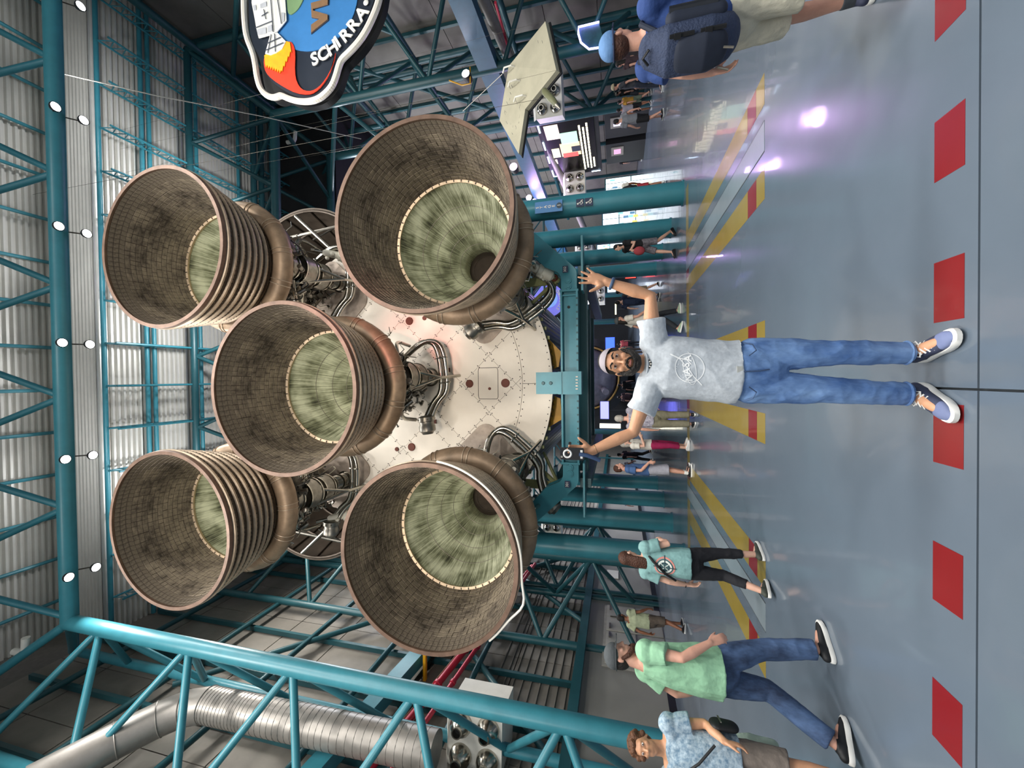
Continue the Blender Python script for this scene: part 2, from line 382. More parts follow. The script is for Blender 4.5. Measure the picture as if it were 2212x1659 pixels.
# ================================================================== ROCKET STAGE AND ENGINES
CX, CZ, YEX, YB, EA = -.176, 8.495, 7.03, 12.0, 3.27
def polar_mat(name, c1, c2, c3, rough, metal, ka, ky, bump=.15, amp=None):
    """metal whose streaks run along the nozzle: noise in (angle, depth) space"""
    m = bpy.data.materials.new(name); m.use_nodes = True; nt = m.node_tree; N = nt.nodes; L = nt.links; b = N['Principled BSDF']
    tc = N.new('ShaderNodeTexCoord'); sp = N.new('ShaderNodeSeparateXYZ'); L.new(tc.outputs['Object'], sp.inputs[0])
    an = N.new('ShaderNodeMath'); an.operation = 'ARCTAN2'; L.new(sp.outputs['Z'], an.inputs[0]); L.new(sp.outputs['X'], an.inputs[1])
    s1 = N.new('ShaderNodeMath'); s1.operation = 'MULTIPLY'; s1.inputs[1].default_value = ka; L.new(an.outputs[0], s1.inputs[0])
    s2 = N.new('ShaderNodeMath'); s2.operation = 'MULTIPLY'; s2.inputs[1].default_value = ky; L.new(sp.outputs['Y'], s2.inputs[0])
    cb = N.new('ShaderNodeCombineXYZ'); L.new(s1.outputs[0], cb.inputs[0]); L.new(s2.outputs[0], cb.inputs[1])
    nz = N.new('ShaderNodeTexNoise'); nz.inputs['Scale'].default_value = 1.; nz.inputs['Detail'].default_value = 6; nz.inputs['Roughness'].default_value = .7; L.new(cb.outputs[0], nz.inputs['Vector'])
    n2 = N.new('ShaderNodeTexNoise'); n2.inputs['Scale'].default_value = 1.7; n2.inputs['Detail'].default_value = 3; L.new(tc.outputs['Object'], n2.inputs['Vector'])
    mx = N.new('ShaderNodeMath'); mx.operation = 'MULTIPLY_ADD'; mx.inputs[1].default_value = .55; L.new(n2.outputs['Fac'], mx.inputs[0])
    m2 = N.new('ShaderNodeMath'); m2.operation = 'MULTIPLY'; m2.inputs[1].default_value = .55; L.new(nz.outputs['Fac'], m2.inputs[0]); L.new(m2.outputs[0], mx.inputs[2])
    rp = N.new('ShaderNodeValToRGB'); L.new(mx.outputs[0], rp.inputs['Fac']); e = rp.color_ramp.elements
    e[0].position = .40; e[0].color = lin(c1); e[1].position = .64; e[1].color = lin(c3); q = e.new(.5); q.color = lin(c2)
    L.new(rp.outputs['Color'], b.inputs['Base Color']); b.inputs['Roughness'].default_value = rough; b.inputs['Metallic'].default_value = metal
    bp = N.new('ShaderNodeBump'); bp.inputs['Strength'].default_value = bump; bp.inputs['Distance'].default_value = .01; L.new(nz.outputs['Fac'], bp.inputs['Height']); L.new(bp.outputs['Normal'], b.inputs['Normal'])
    return m
GREENT = polar_mat('chamber_tubes', '#3d3e32', '#8e9276', '#e2e5c9', .5, .2, 30, 1.2, .1)
SHING = polar_mat('sooty_shingle', '#3e372f', '#6d6357', '#938775', .6, .35, 10, 9, .2)
LINER = M('nozzle_liner', '#40362c', .8, .2, .2)
OUTSK = M('nozzle_skin', '#5f5348', .5, .4, .25, 3)
BAND = M('hat_band_metal', '#b3a08a', .4, .45, .22, 4)
RIMM = M('rim_copper', '#6b5548', .5, .4, .25, 5)
MANI = M('manifold_metal', '#9a836b', .48, .4, .3, 2.2)
HOOP = M('chamber_jacket', '#6a6459', .42, .75, .3, 7)
RING = M('joint_ring_metal', '#c4ad90', .4, .5, .2, 9)
def cr(pts, t):
    """Catmull-Rom through (y, r)"""
    for i in range(len(pts)-1):
        if t <= pts[i+1][0] or i == len(pts)-2:
            p0, p1, p2, p3 = pts[max(i-1, 0)], pts[i], pts[i+1], pts[min(i+2, len(pts)-1)]
            u = (t-p1[0])/(p2[0]-p1[0]); m1 = (p2[1]-p0[1])/(p2[0]-p0[0])*(p2[0]-p1[0]); m2 = (p3[1]-p1[1])/(p3[0]-p1[0])*(p2[0]-p1[0])
            return (2*u**3-3*u*u+1)*p1[1]+(u**3-2*u*u+u)*m1+(-2*u**3+3*u*u)*p2[1]+(u**3-u*u)*m2
BELL = [(0, 1.78), (.8, 1.605), (1.62, 1.395), (2.3, 1.15), (2.9, .84), (3.3, .6), (3.55, .47), (3.75, .485), (4.05, .5)]
rb = lambda y: cr(BELL, y)
def make_engine():
    t = thing('rocket_engine', 'engine', 'rocket engine')
    # nozzle extension shell
    ys_ = [i*1.62/10 for i in range(11)]
    prof = [(rb(y)+.012, y) for y in ys_]+[(rb(y)+.055, y) for y in reversed(ys_)]
    ext = MB().lathe(prof, 96, closed=True).build('nozzle_extension', OUTSK, t)
    MB().lathe([(rb(y)+.008, y) for y in ys_], 96).build('liner', LINER, ext)
    MB().lathe([(1.77, -.03), (1.85, -.03), (1.86, .0), (1.86, .05), (1.80, .06), (1.77, .02)], 96, closed=True).build('exit_rim', RIMM, t)
    ht = MB()
    for k in range(7):
        y = .12+.215*k; r = rb(y)+.055
        b = MB().lathe([(r-.004, y-.045), (r+.03, y-.045), (r+.062, y-.02), (r+.062, y+.02), (r+.03, y+.045), (r-.004, y+.045)], 96).build('hat_band', BAND, ext)
        n = 110
        for i in range(n):
            a = 2*PI*i/n; c = Vector((math.cos(a)*(r+.03), y+.06, math.sin(a)*(r+.03)))
            ht.box(c, (.03, .03, .03), Matrix.Rotation(-a, 3, 'Y'))
    ht.build('rivet_rows', DARKST, ext, 0, kind='stuff')
    # shingles lining the extension: the outer rows one by one, the rest joined
    n, rows = 96, 15; stuff = MB()
    for i in range(rows):
        y0 = .03+i*.105; y1 = y0+.098; w = 2*PI/n*.46; vs = []
        for (y, lift) in ((y0, .012), (y1, .002)):
            for dr in (0, .008):
                for a in (-w, 0, w): r = rb(y)+.006-lift+dr; vs.append((r*math.cos(a), y, r*math.sin(a)))
        fs = [(0, 1, 7, 6), (1, 2, 8, 7), (3, 9, 10, 4), (4, 10, 11, 5), (0, 3, 4, 1), (1, 4, 5, 2), (0, 6, 9, 3), (2, 5, 11, 8)]
        if i < 3:
            me = MB().add(vs, fs).mesh('shingle', SHING, 25)
            for k in range(n):
                o = obj('shingle', me, ext); o.rotation_euler = (0, 2*PI*(k)/n, 0)
        else:
            for k in range(n):
                a = 2*PI*(k)/n+random.uniform(-.004, .004); c, s = math.cos(a), math.sin(a); l = random.uniform(-.004, .003)
                stuff.add([((x-l)*c+z*s, y, -(x-l)*s+z*c) for x, y, z in vs], fs)
    stuff.build('shingle_rows', SHING, ext, 25, kind='stuff')
    MB().lathe([(1.345, 1.60), (1.40, 1.585), (1.43, 1.62), (1.43, 1.66), (1.36, 1.66)], 96, closed=True).build('joint_ring', RING, t)
    cl = MB()
    for k in range(48):
        a = 2*PI*k/48; cl.box((1.385*math.cos(a), 1.587, 1.385*math.sin(a)), (.06, .012, .02), Matrix.Rotation(-a, 3, 'Y'))
    cl.build('ring_clips', DARKST, t, 0, kind='stuff')
    # regeneratively cooled chamber: a wall of tubes
    NT = 178
    yy = [1.64, 1.75, 1.9, 2.1, 2.3, 2.5, 2.7, 2.9, 3.05, 3.2, 3.32, 3.45, 3.55, 3.65, 3.75, 3.9, 4.05]
    ch = MB().lathe([(rb(y)-.005, y) for y in yy], NT*3, rfun=lambda r, a: r+.010*abs(math.sin(a*NT/2))*(r/1.4)).build('thrust_chamber', GREENT, t, 70)
    for y in (2.35, 2.75, 3.1, 3.4): MB().torus((0, y, 0), rb(y)-.001, .007, 64, 5).build('weld_seam', HOOP, ch)
    MB().lathe([(0, 4.02), (.2, 4.02), (.2, 4.035), (.36, 4.035), (.36, 4.02), (.5, 4.02)], 40).build('injector_face', LINER, t)
    # jacket outside with hoops
    yj = [1.66, 2.0, 2.4, 2.8, 3.2, 3.5, 3.75, 4.05, 4.2]
    jk = MB().lathe([(rb(min(y, 4.05))+.075, y) for y in yj]+[(.7, 4.25), (.72, 4.5), (.55, 4.72), (.3, 4.78), (.3, 4.97)], 48).build('chamber_jacket', HOOP, t)
    for k in range(15):
        y = 2.12+.1*k; MB().torus((0, y, 0), rb(y)+.085, .022, 48, 6).build('hoop', DARKST if k % 3 == 2 else HOOP, jk)
    # tapering turbine exhaust manifold with seam straps
    m = MB(); vs = []; n, k = 64, 14
    rr = lambda a: .175+.085*(.5-.5*math.sin(a))
    Rc = lambda a: 1.40+rr(a)*.78
    for i in range(n):
        a = 2*PI*i/n
        for j in range(k):
            b = 2*PI*j/k; R = Rc(a)+rr(a)*math.cos(b); vs.append((R*math.cos(a), 1.86+rr(a)*.95*math.sin(b), R*math.sin(a)))
    m.add(vs, [(i*k+j, i*k+(j+1) % k, ((i+1) % n)*k+(j+1) % k, ((i+1) % n)*k+j) for i in range(n) for j in range(k)])
    mf = m.build('exhaust_manifold', MANI, t, 60)
    for q in range(26):
        a = 2*PI*((q//2)/13)+(.035 if q % 2 else -.035); pts = []
        for j in range(16):
            b = 2*PI*j/16; R = Rc(a)+(rr(a)+.006)*math.cos(b); pts.append((R*math.cos(a), 1.86+(rr(a)*.95+.006)*math.sin(b), R*math.sin(a)))
        MB().path(pts, .014, 5, closed=True).build('seam_strap', BAND, mf)
    # turbopump on the -Z side
    P = Vector((.1, 0, -1.1))
    tp = MB().lathe([(0, 2.35), (.2, 2.36), (.33, 2.45), (.33, 2.65), (.25, 2.7), (.25, 2.82), (.42, 2.86), (.44, 3.2), (.42, 3.28), (.28, 3.34), (.28, 3.5), (.38, 3.55), (.4, 3.85), (.3, 3.95), (.2, 4.2), (.2, 4.9)], 32, P).build('turbopump', STEEL, t)
    for y, r in ((2.66, .36), (2.84, .45), (3.3, .45), (3.52, .4), (3.9, .42), (4.2, .25), (4.55, .26), (4.85, .3)):
        MB().lathe([(r-.06, y-.02), (r, y-.02), (r, y+.02), (r-.06, y+.02)], 32, P, closed=True).build('flange', CHROME, tp)
    bel = MB()
    for y in (4.28, 4.34, 4.4, 4.46, 4.62, 4.68, 4.74): bel.torus(P+Vector((0, y, 0)), .21, .028, 28, 6)
    bel.build('inlet_bellows', CHROME, tp)
    MB().path([P+Vector((0, 2.5, .0)), P+Vector((.45, 2.42, -.05)), P+Vector((.75, 2.2, -.08)), P+Vector((.86, 1.95, -.05))], [.3, .29, .25, .22], 18).build('exhaust_duct', DARKST, t)
    for i in range(5):
        MB().torus(P+Vector((.3+.09*i, 2.44-.02*i, -.03)), .29-.006*i, .02, 24, 5, axis='X').build('duct_rib', HOOP, t)
    # polished propellant ducts
    def bend(pts, r, name='propellant_duct', mat=CHROME, rounds=2):
        p = [Vector(q) for q in pts]
        for _ in range(rounds):
            o = [p[0]]
            for i in range(len(p)-1): o += [p[i]*.75+p[i+1]*.25, p[i]*.25+p[i+1]*.75]
            p = o+[p[-1]]
        return MB().path(p, r, 14).build(name, mat, t)
    for dz in (0, .2):
        d = bend([(-1.25, 4.35, -.95-dz), (-.7, 4.5, -1.25-dz*.8), (-.45, 4.55, -1.55-dz), (.2, 4.55, -1.62-dz*.9), (.85, 4.5, -1.62-dz*.9), (1.15, 4.45, -1.5-dz*.7), (1.2, 4.4, -1.1-dz*.6), (.75, 4.35, -.5)], .078)
        for q in ((-.15, 4.55, -1.61-dz*.93), (.62, 4.52, -1.62-dz*.9)):
            MB().torus(q, .085, .025, 18, 6, axis='X').build('clamp', CHROME, d)
    vb = MB().lathe([(0, -.3), (.16, -.3), (.19, -.24), (.25, -.2), (.25, -.05), (.22, 0), (.22, .08), (.26, .1), (.26, .22), (.15, .27), (0, .27)], 24, (-1.35, 4.3, -1.05), axis='X').build('fuel_valve', STEEL, t)
    for k in range(10):
        a = 2*PI*k/10; MB().box((-1.35+.16, 4.3+.26*math.cos(a), -1.05+.26*math.sin(a)), (.05, .03, .03)).build('bolt', CHROME, vb, 0)
    bend([(.5, 3.0, -1.05), (.85, 3.2, -.85), (.95, 3.7, -.6), (.6, 4.3, -.35)], .13)
    bend([(-.3, 3.05, -1.05), (-.75, 3.25, -.8), (-.85, 3.75, -.55), (-.55, 4.35, -.3)], .13)
    bend([(-.3, 2.6, -1.2), (-.8, 2.7, -1.15), (-1.05, 3.1, -.95), (-1.15, 3.9, -.9)], .06, 'feed_line')
    bend([(.5, 2.7, -1.3), (.9, 2.9, -1.15), (1.15, 3.3, -.95), (1.1, 4.2, -.85)], .05, 'feed_line')
    # chrome A-frame strut
    for a, b in (((-.32, 2.75, -1.15), (0, 4.1, -1.78)), ((.36, 2.75, -1.15), (0, 4.1, -1.78)), ((0, 4.1, -1.78), (.02, 4.95, -2.05))):
        MB().tube(a, b, .045, 12).build('strut', CHROME, t)
    rnd = random.Random(5)
    for k in range(16):
        a0 = rnd.uniform(-2.7, -.4); a1 = a0+rnd.uniform(-.7, .7); y0, y1 = rnd.uniform(2.2, 3.4), rnd.uniform(3.2, 4.7)
        q = []
        for j in range(6):
            f = j/5; a = a0+(a1-a0)*f; y = y0+(y1-y0)*f+rnd.uniform(-.1, .1); r = rb(min(y, 4.05))+.2+.5*rnd.random()
            q.append((r*math.cos(a), y, r*math.sin(a)))
        bend(q, rnd.choice((.012, .016, .022)), 'cable', rnd.choice((CABLE, CABLE, STEEL, BLACK)))
    ft = MB()
    for k in range(150):
        a = rnd.uniform(-PI*.93, -PI*.07); y = rnd.uniform(2.3, 4.7); r = rb(min(y, 4.05))+rnd.uniform(.1, .62)
        c = Vector((r*math.cos(a), y, r*math.sin(a))); d = Vector((rnd.uniform(-1, 1), rnd.uniform(-1, 1), rnd.uniform(-1, 1))).normalized(); s = rnd.uniform(.05, .14)
        if rnd.random() < .6: ft.tube(c-d*s, c+d*s, s*rnd.uniform(.25, .6), 10); ft.tube(c+d*s*.5, c+d*s*.7, s*.75, 10)
        else: ft.box(c, (s*1.4, s, s*1.1), Matrix.Rotation(rnd.uniform(0, 3), 3, d))
    ft.build('pump_fittings', STEEL, t, 30, kind='stuff')
    ln = MB()
    for k in range(46):
        a = rnd.uniform(-PI*.9, -PI*.1); y = rnd.uniform(2.3, 4.5); r = rb(min(y, 4.05))+rnd.uniform(.12, .6); c = Vector((r*math.cos(a), y, r*math.sin(a))); p = [c]
        for j in range(4): p.append(p[-1]+Vector((rnd.uniform(-.2, .2), rnd.uniform(-.15, .2), rnd.uniform(-.2, .2))))
        ln.path(p, rnd.choice((.01, .014)), 5)
    ln.build('small_lines', CHROME, t, 40, kind='stuff')
    return t
eng0 = make_engine()
ENG = [(EA, EA, .05, 'upper right rocket engine, mouth tilted into view below the roof lamps'), (-EA, EA, -.05, 'upper left rocket engine beside the left portal truss'), (0, 0, .12, 'centre rocket engine, its pump clutter hanging above the white base'),
       (EA, -EA, -.95, 'lower right rocket engine, large open nozzle below the hanging patch sign'), (-EA, -EA, .85, 'lower left rocket engine with a pale hose along its rim')]
for i, (dx, dz, rot, lab) in enumerate(ENG):
    e = eng0 if i == 0 else copy_tree(eng0)
    e.location = (CX+dx, YEX, CZ+dz); e.rotation_euler = (0, -rot, 0); e['label'] = lab; e['group'] = 'five rocket engines of the first stage'
    if i == 4:
        q = []
        for k in range(41):
            w = math.radians(-8-130*k/40); R = 1.895+.13*math.exp(-((k-31)/2.6)**2); q.append((R*math.cos(w-rot), .03, R*math.sin(w-rot)))
        MB().path(q, .022, 8).build('rim_hose', WHITE, e)
# ---- stage: base panels, rivets, pads, skin, fairings
BASEW = M('base_white', '#f4eadb', .55, 0, .05, .8)
st = thing('rocket_stage', 'huge white circular rocket stage base with riveted panels behind the five engines', 'rocket stage', (CX, YB, CZ))
MB().lathe([(0, .05), (4.98, .05), (4.98, .12), (0, .12)], 96).build('base_backing', M('seam_dark', '#4d4438', .8), st, 20)  # dark backing that shows through the gaps between base panels
def clip(poly, a, b, c):
    out = []
    for i in range(len(poly)):
        p, q = poly[i], poly[(i+1) % len(poly)]; dp, dq = a*p[0]+b*p[1]-c, a*q[0]+b*q[1]-c
        if dp <= 0: out.append(p)
        if (dp < 0 < dq) or (dq < 0 < dp): t = dp/(dp-dq); out.append((p[0]+(q[0]-p[0])*t, p[1]+(q[1]-p[1])*t))
    return out
rv = MB()
def dot(x, z, r=.019):
    n = 6; rv.lathe([(0, -.008), (r, -.006), (r, 0)], n, (x, 0, z))
cuts = [-9, -3.86, -2.12, -.33, .33, 2.12, 3.86, 9]; g = .006
circ = [(4.06*math.cos(2*PI*k/72), 4.06*math.sin(2*PI*k/72)) for k in range(72)]
for i in range(7):
    for j in range(7):
        p = list(circ)
        p = clip(p, 1, 1, cuts[i+1]-g); p = clip(p, -1, -1, -cuts[i]-g); p = clip(p, 1, -1, cuts[j+1]-g); p = clip(p, -1, 1, -cuts[j]-g)
        if len(p) > 2: MB().prism(p, (0, 0, 0), (1, 0, 0), (0, 0, 1), -.045).build('base_panel', BASEW, st, 15)
for k in range(16):
    a0, a1 = PI/2+2*PI*k/16+.0015, PI/2+2*PI*(k+1)/16-.0015
    MB().lathe([(4.07, 0), (4.995, 0), (4.995, .045), (4.07, .045)], 8, (0, 0, 0), a0, a1, True).build('base_panel', BASEW, st, 20)
    for r in np.linspace(4.25, 4.85, 4):
        for d in (-.0,): dot(r*math.cos(a0)+.035*math.sin(a0), r*math.sin(a0)-.035*math.cos(a0))
for k in range(150): a = 2*PI*k/150; dot(4.92*math.cos(a), 4.92*math.sin(a)); 
for k in range(120):
    a = 2*PI*k/120; dot(4.0*math.cos(a), 4.0*math.sin(a)); dot(4.13*math.cos(a+.02), 4.13*math.sin(a+.02))
for c in cuts[1:-1]:
    for s in (1, -1):
        for k in range(-22, 23):
            t = k*.2
            for d in (-.05, .05):
                x = (c+d)/2+t; z = s*((c+d)/2-t)
                if math.hypot(x, z) < 3.9: dot(x, z)
rv.build('panel_rivets', M('rivet_dark', '#4a4038', .5), st, 0, kind='stuff')
HOLE = M('rust_cap', '#6a3423', .6)
for (x, z, r) in ((.01, -2.36, .125), (.02, -3.53, .135), (2.07, -.3, .13), (-2.05, -.31, .13), (2.14, -.84, .07), (-2.14, .23, .07), (0, 2.4, .12), (-.15, -3.02, .045)):
    MB().lathe([(0, -.035), (r*.9, -.035), (r, -.02), (r, 0)], 24, (x, 0, z)).build('port_cover', HOLE, st)
for (x, z) in ((.45, -1.66), (-1.2, -1.16)): MB().box((x, -.012, z), (.13, .03, .09)).build('tag_plate', HOLE, st, 0)
def rrect(w, h, r, n=6):
    o = []
    for (sx, sy, a) in ((1, 1, 0), (-1, 1, PI/2), (-1, -1, PI), (1, -1, 1.5*PI)):
        for k in range(n+1): b = a+PI/2*k/n; o.append((sx*(w-r)+r*math.cos(b), sy*(h-r)+r*math.sin(b)))
    return o
MB().prism(rrect(.47, .31, .06), (.015, -.004, -2.97), (0, 0, 1), (1, 0, 0), .012).build('access_hatch', BASEW, st, 20)
fr = [(x*1.03, y*1.045) for x, y in rrect(.47, .31, .07)]
MB().path([(.015+v, -.006, -2.97+u) for v, u in [(b, a) for a, b in [(x*.66, y*1.5) for x, y in fr]]], .008, 5, closed=True).build('hatch_seam', MATS['seam_dark'], st)
PADM = M('engine_pad_metal', '#a39588', .45, .35, .3, 2.5)
for sx in (1, -1):
    for sz in (1, -1):
        rad = Vector((sx, 0, sz)).normalized(); tan = Vector((-sz*1., 0, sx*1.)).normalized()
        MB().prism([(u*1.02, v) for u, v in rrect(1.05, 1.27, .38)], rad*3.88+Vector((0, -.02, 0)), rad, tan, .03 if (rad.cross(tan)).y < 0 else -.03).build('engine_pad', PADM, st, 20)
SKIN = M('black_stage_skin', '#1b1c1f', .32, .2, .1)
MB().lathe([(4.96, .1), (4.96, 12), (0, 12.2)], 600, rfun=lambda r, a: r+.04*(1 if math.sin(a*150) > 0 else 0)).build('stage_skin', SKIN, st, 20)
FAIR = M('fairing_inside', '#4f453b', .5, .45, .25, 2); FRIB = M('fairing_rib', '#4c433a', .4, .6, .2, 4)
for sx in (1, -1):
    # conical engine shroud outboard of each upper engine, open towards the viewer
    c0 = Vector((sx*3.48, -.15, 3.5)); n = 40; vs = []
    prof = [(2.58, 0), (2.3, .9), (1.9, 1.9), (1.4, 3.0), (.8, 4.2), (.1, 5.3)]
    ang = [math.radians(-50+190*k/n) for k in range(n+1)]
    m = MB()
    for dr in (0, .05):
        for (r, h) in prof:
            for a in ang: vs.append((c0.x+sx*(r+dr)*math.cos(a), c0.y+h, c0.z+(r+dr)*math.sin(a)))
    w = n+1; q = len(prof); fs = []
    for L_ in (0, 1):
        for i in range(q-1):
            for k in range(n): b = L_*q*w; fs.append((b+i*w+k, b+i*w+k+1, b+(i+1)*w+k+1, b+(i+1)*w+k))
    for k in range(n): fs.append((k, k+1, q*w+k+1, q*w+k))
    f = m.add(vs, fs).build('engine_fairing', FAIR, st, 40)
    for (r, h) in prof[:5]:
        for dr, rad in ((-.04, .045),):
            MB().path([(c0.x+sx*(r+dr)*math.cos(a), c0.y+h+.02, c0.z+(r+dr)*math.sin(a)) for a in ang], rad, 6).build('ring_rib', FRIB, f)
    for k in range(0, n+1, 5):
        a = ang[k]; MB().path([(c0.x+sx*(r-.03)*math.cos(a), c0.y+h, c0.z+(r-.03)*math.sin(a)) for r, h in prof], .03, 5).build('stringer', FRIB, f)
    for A, B, r in (((c0.x+sx*.1, -.25, c0.z-2.2), (c0.x+sx*2.35, -.3, c0.z+.3), .06), ((c0.x+sx*1.9, -.2, c0.z-1.75), (c0.x+sx*1.6, -.25, c0.z+1.2), .05), ((c0.x+sx*1.5, -.2, c0.z-.3), (c0.x+sx*2.2, .3, c0.z-1.2), .03)):
        MB().tube(A, B, r, 8).build('fairing_strut', STEEL, f)
# yellow saddles under the base, olive outriggers
YELP = M('yellow_paint', '#e0a51f', .45, 0, .06)
for pts in ([(1.31, 3.80), (.79, 3.32), (.33, 3.40), (.25, 3.62)], [(-.55, 3.62), (-.66, 3.36), (-1.3, 3.3), (-1.6, 3.80)]):
    MB().prism([(x-CX, z-CZ) for x, z in pts], (0, .55, 0), (1, 0, 0), (0, 0, 1), -.12).build('saddle_plate', YELP, st, 0)
OLV = M('olive_primer', '#a3a574', .5, 0, .12, 5)
for sx in (1, -1):
    tip = Vector((sx*2.95, -.45, -5.22))
    for b, w, h in (((sx*2.45, .05, -4.42), .09, .13), ((sx*3.0, -.1, -4.05), .24, .1), ((sx*2.2, .6, -4.6), .07, .1)):
        MB().beam(tip, b, w, h, (0, 1, 0)).build('outrigger_strut', OLV, st, 0)
    MB().ball(tip, .09, 12, 8).build('outrigger_joint', OLV, st)
    for k in range(8):
        a = -PI/2+sx*(.28+.06*k); MB().box((5.0*math.cos(a), .25, 5.0*math.sin(a)), (.1, .12, .14)).build('edge_bracket', OLV, st, 0)
# gimbal actuators (white), one per outer engine
ACT = M('actuator_white', '#e6e2d2', .5, 0, .05)
def actuator(a, b, lab, lumps=True):
    a, b = Vector(a), Vector(b); d = (b-a); L_ = d.length; t = thing('gimbal_actuator', lab, 'actuator', a, group='white gimbal actuators of the outer engines')
    x, y_, z = frame_of(d); d.normalize()
    MB().path([(0, 0, 0), d*L_*.3], .05, 12).build('piston_rod', CHROME, t)
    MB().path([d*L_*.26, d*L_*.3, d*L_*.34, d*L_*.62, d*L_*.64, d*L_*.72, d*L_*.74, d*L_*.95, d*L_], [.05, .09, .11, .12, .18, .18, .15, .15, .07], 18).build('cylinder_body', ACT, t)
    rn = random.Random(3)
    for k in range(9 if lumps else 4):
        f = rn.uniform(.35, .9); o = d*L_*f+(x*rn.uniform(-1, 1)+y_*rn.uniform(-1, 1)).normalized()*.15
        (MB().box(o, (.12, .1, .09), Matrix.Rotation(rn.uniform(0, 3), 3, d)) if k % 2 else MB().ball(o, .065, 10, 7)).build('valve_block', ACT, t, 30)
    MB().torus(d*L_*1.02, .07, .035, 16, 6, axis='Y').build('rod_end', HOLE, t)
actuator((CX+3.55, 10.9, CZ-4.05), (CX+2.98, 11.35, CZ-5.15), 'smooth white gimbal actuator under the lower right engine')
actuator((CX-3.7, 10.8, CZ-4.0), (CX-3.05, 11.35, CZ-5.15), 'knobbly white gimbal actuator under the lower left engine')
actuator((CX+4.35, 11.0, CZ+2.6), (CX+4.25, 11.9, CZ+1.7), 'white gimbal actuator in front of the upper right fairing')
actuator((CX-4.4, 11.0, CZ+2.6), (CX-4.3, 11.9, CZ+1.7), 'white gimbal actuator in front of the upper left fairing')
# ================================================================== CRADLE, PIPES, SIGNS, EXHIBITS
def cradle(y, label, front=False):
    t = thing('support_frame', label, 'support frame', (0, y, 0), group='teal support frames carrying the stage')
    for sx in (1, -1):
        c = MB().tube((sx*4.62, 0, .03), (sx*4.62, 0, 4.35), .285, 28).build('column', TEAL, t)
        MB().lathe([(0, .0), (.31, .0), (.31, .03), (0, .03)], 28, (sx*4.62, 0, 0), axis='Z').build('base_plate', TEAL, t, 20)
        MB().box((sx*4.55, 0, 4.42), (.95, .5, .14)).build('cap_plate', TEAL, t, 0)
    if not front:
        for sx in (1, -1): MB().beam((sx*4.62, 0, 4.1), (sx*2.4, 0, 2.95), .28, .4).build('arm', TEAL_SHADED, t, 0)
        MB().beam((-2.6, 0, 2.85), (2.6, 0, 2.85), .28, .4).build('cross_beam', TEAL_SHADED, t, 0)
        return t
    def arc(cx_, cz_, r, a0, a1, n=8): return [(cx_+r*math.cos(math.radians(a0+(a1-a0)*k/n)), cz_+r*math.sin(math.radians(a0+(a1-a0)*k/n))) for k in range(n+1)]
    for sx in (1, -1):
        # bent arm plate with rounded knee
        out = [(2.35, 2.66)]+arc(2.72, 3.02, .36, -90, -42)+[(4.55, 4.42), (4.55, 4.75), (3.95, 4.42)]+[(3.0, 3.52)]+arc(2.62, 3.36, .28, -8, -90)[1:]+[(2.35, 3.08)]
        pts = [(sx*x, z) for x, z in out]
        if sx < 0: pts.reverse()
        arm = MB().prism(pts, (0, -.17, 0), (1, 0, 0), (0, 0, 1), -.12).build('arm_plate', TEAL, t, 25)
        MB().prism(pts, (0, .2, 0), (1, 0, 0), (0, 0, 1), -.1).build('arm_plate', TEAL, t, 25)
        for k in range(2): MB().lathe([(0, -.07), (.05, -.07), (.05, -.045), (.085, -.045), (.085, 0)], 14, (sx*(2.43+.16*k), -.17, 2.88)).build('knee_bolt', TEAL, arm)
        MB().box((sx*2.32, 0, 2.87), (.05, .44, .5)).build('splice_plate', TEAL, t, 0)
        MB().prism(rrect(.07, .09, .004), (sx*2.86, -.295, 2.95), (0, 0, 1), (1, 0, 0), -.006).build('number_plate', M('navy_plate', '#1d2c4a', .4), arm, 0)
        put(text_mesh('302' if sx > 0 else '301', .1, WHITE, .002), 'plate_number', (sx*2.86, -.305, 2.955), (1, 0, 0), (0, 0, 1), arm)
        MB().beam((sx*2.3, .05, 2.52), (sx*3.75, .05, 2.52), .5, .05).build('lower_flange', TEAL, t, 0)
        MB().beam((sx*2.9, .1, 2.5), (sx*2.9, 9, 2.5), .25, .3).build('side_rail', TEAL_SHADED, t, 0)
    # cross beam: web, flanges, bolts
    MB().box((0, .02, 2.87), (4.6, .1, .4)).build('beam_web', TEAL, t, 0)
    for z in (2.66, 3.08): MB().box((0, .0, z), (4.62, .42, .05)).build('beam_flange', TEAL, t, 0)
    for x in (-2.2, 2.2): MB().box((x, -.02, 2.87), (.04, .3, .4)).build('stiffener', TEAL, t, 0)
    MB().box((0, .75, 2.62), (5.4, .16, .34)).build('rear_beam', TEAL_SHADED, t, 0)
    for k in range(24):
        x = -2.1+4.2*k/23
        if abs(x) > .45: MB().lathe([(0, -.02), (.028, -.02), (.028, 0)], 8, (x, -.2, 2.66)).build('bolt', TEAL_SHADED, t)
    for x in (-1.8, 1.9): MB().lathe([(0, -.012), (.04, -.012), (.04, 0)], 12, (x, -.035, 2.9)).build('drain_hole', BLACK, t)
    # centre bracket
    p0, p1 = at(1158.5, 804.5, Y=10.78), at(1214, 851, Y=10.78)
    b = MB().box(((p0.x+p1.x)/2, -.32, (p0.z+p1.z)/2), (abs(p0.x-p1.x), .1, abs(p0.z-p1.z))).build('centre_bracket', TEAL, t, 0)
    MB().box(((p0.x+p1.x)/2, -.12, 2.86), (abs(p0.x-p1.x)*1.04, .44, .62)).build('bracket_saddle', TEAL, b, 0)
    for dz in (.35, .72): MB().lathe([(0, -.04), (.04, -.04), (.05, 0)], 12, ((p0.x+p1.x)/2, -.37, p0.z-dz*.55)).build('bracket_bolt', TEAL_SHADED, b)
    for k in range(5): MB().box(((p0.x+p1.x)/2-.16+.08*k, -.345, 2.67), (.03, .02, .06)).build('bracket_rivet', STEEL, b, 0)
    return t
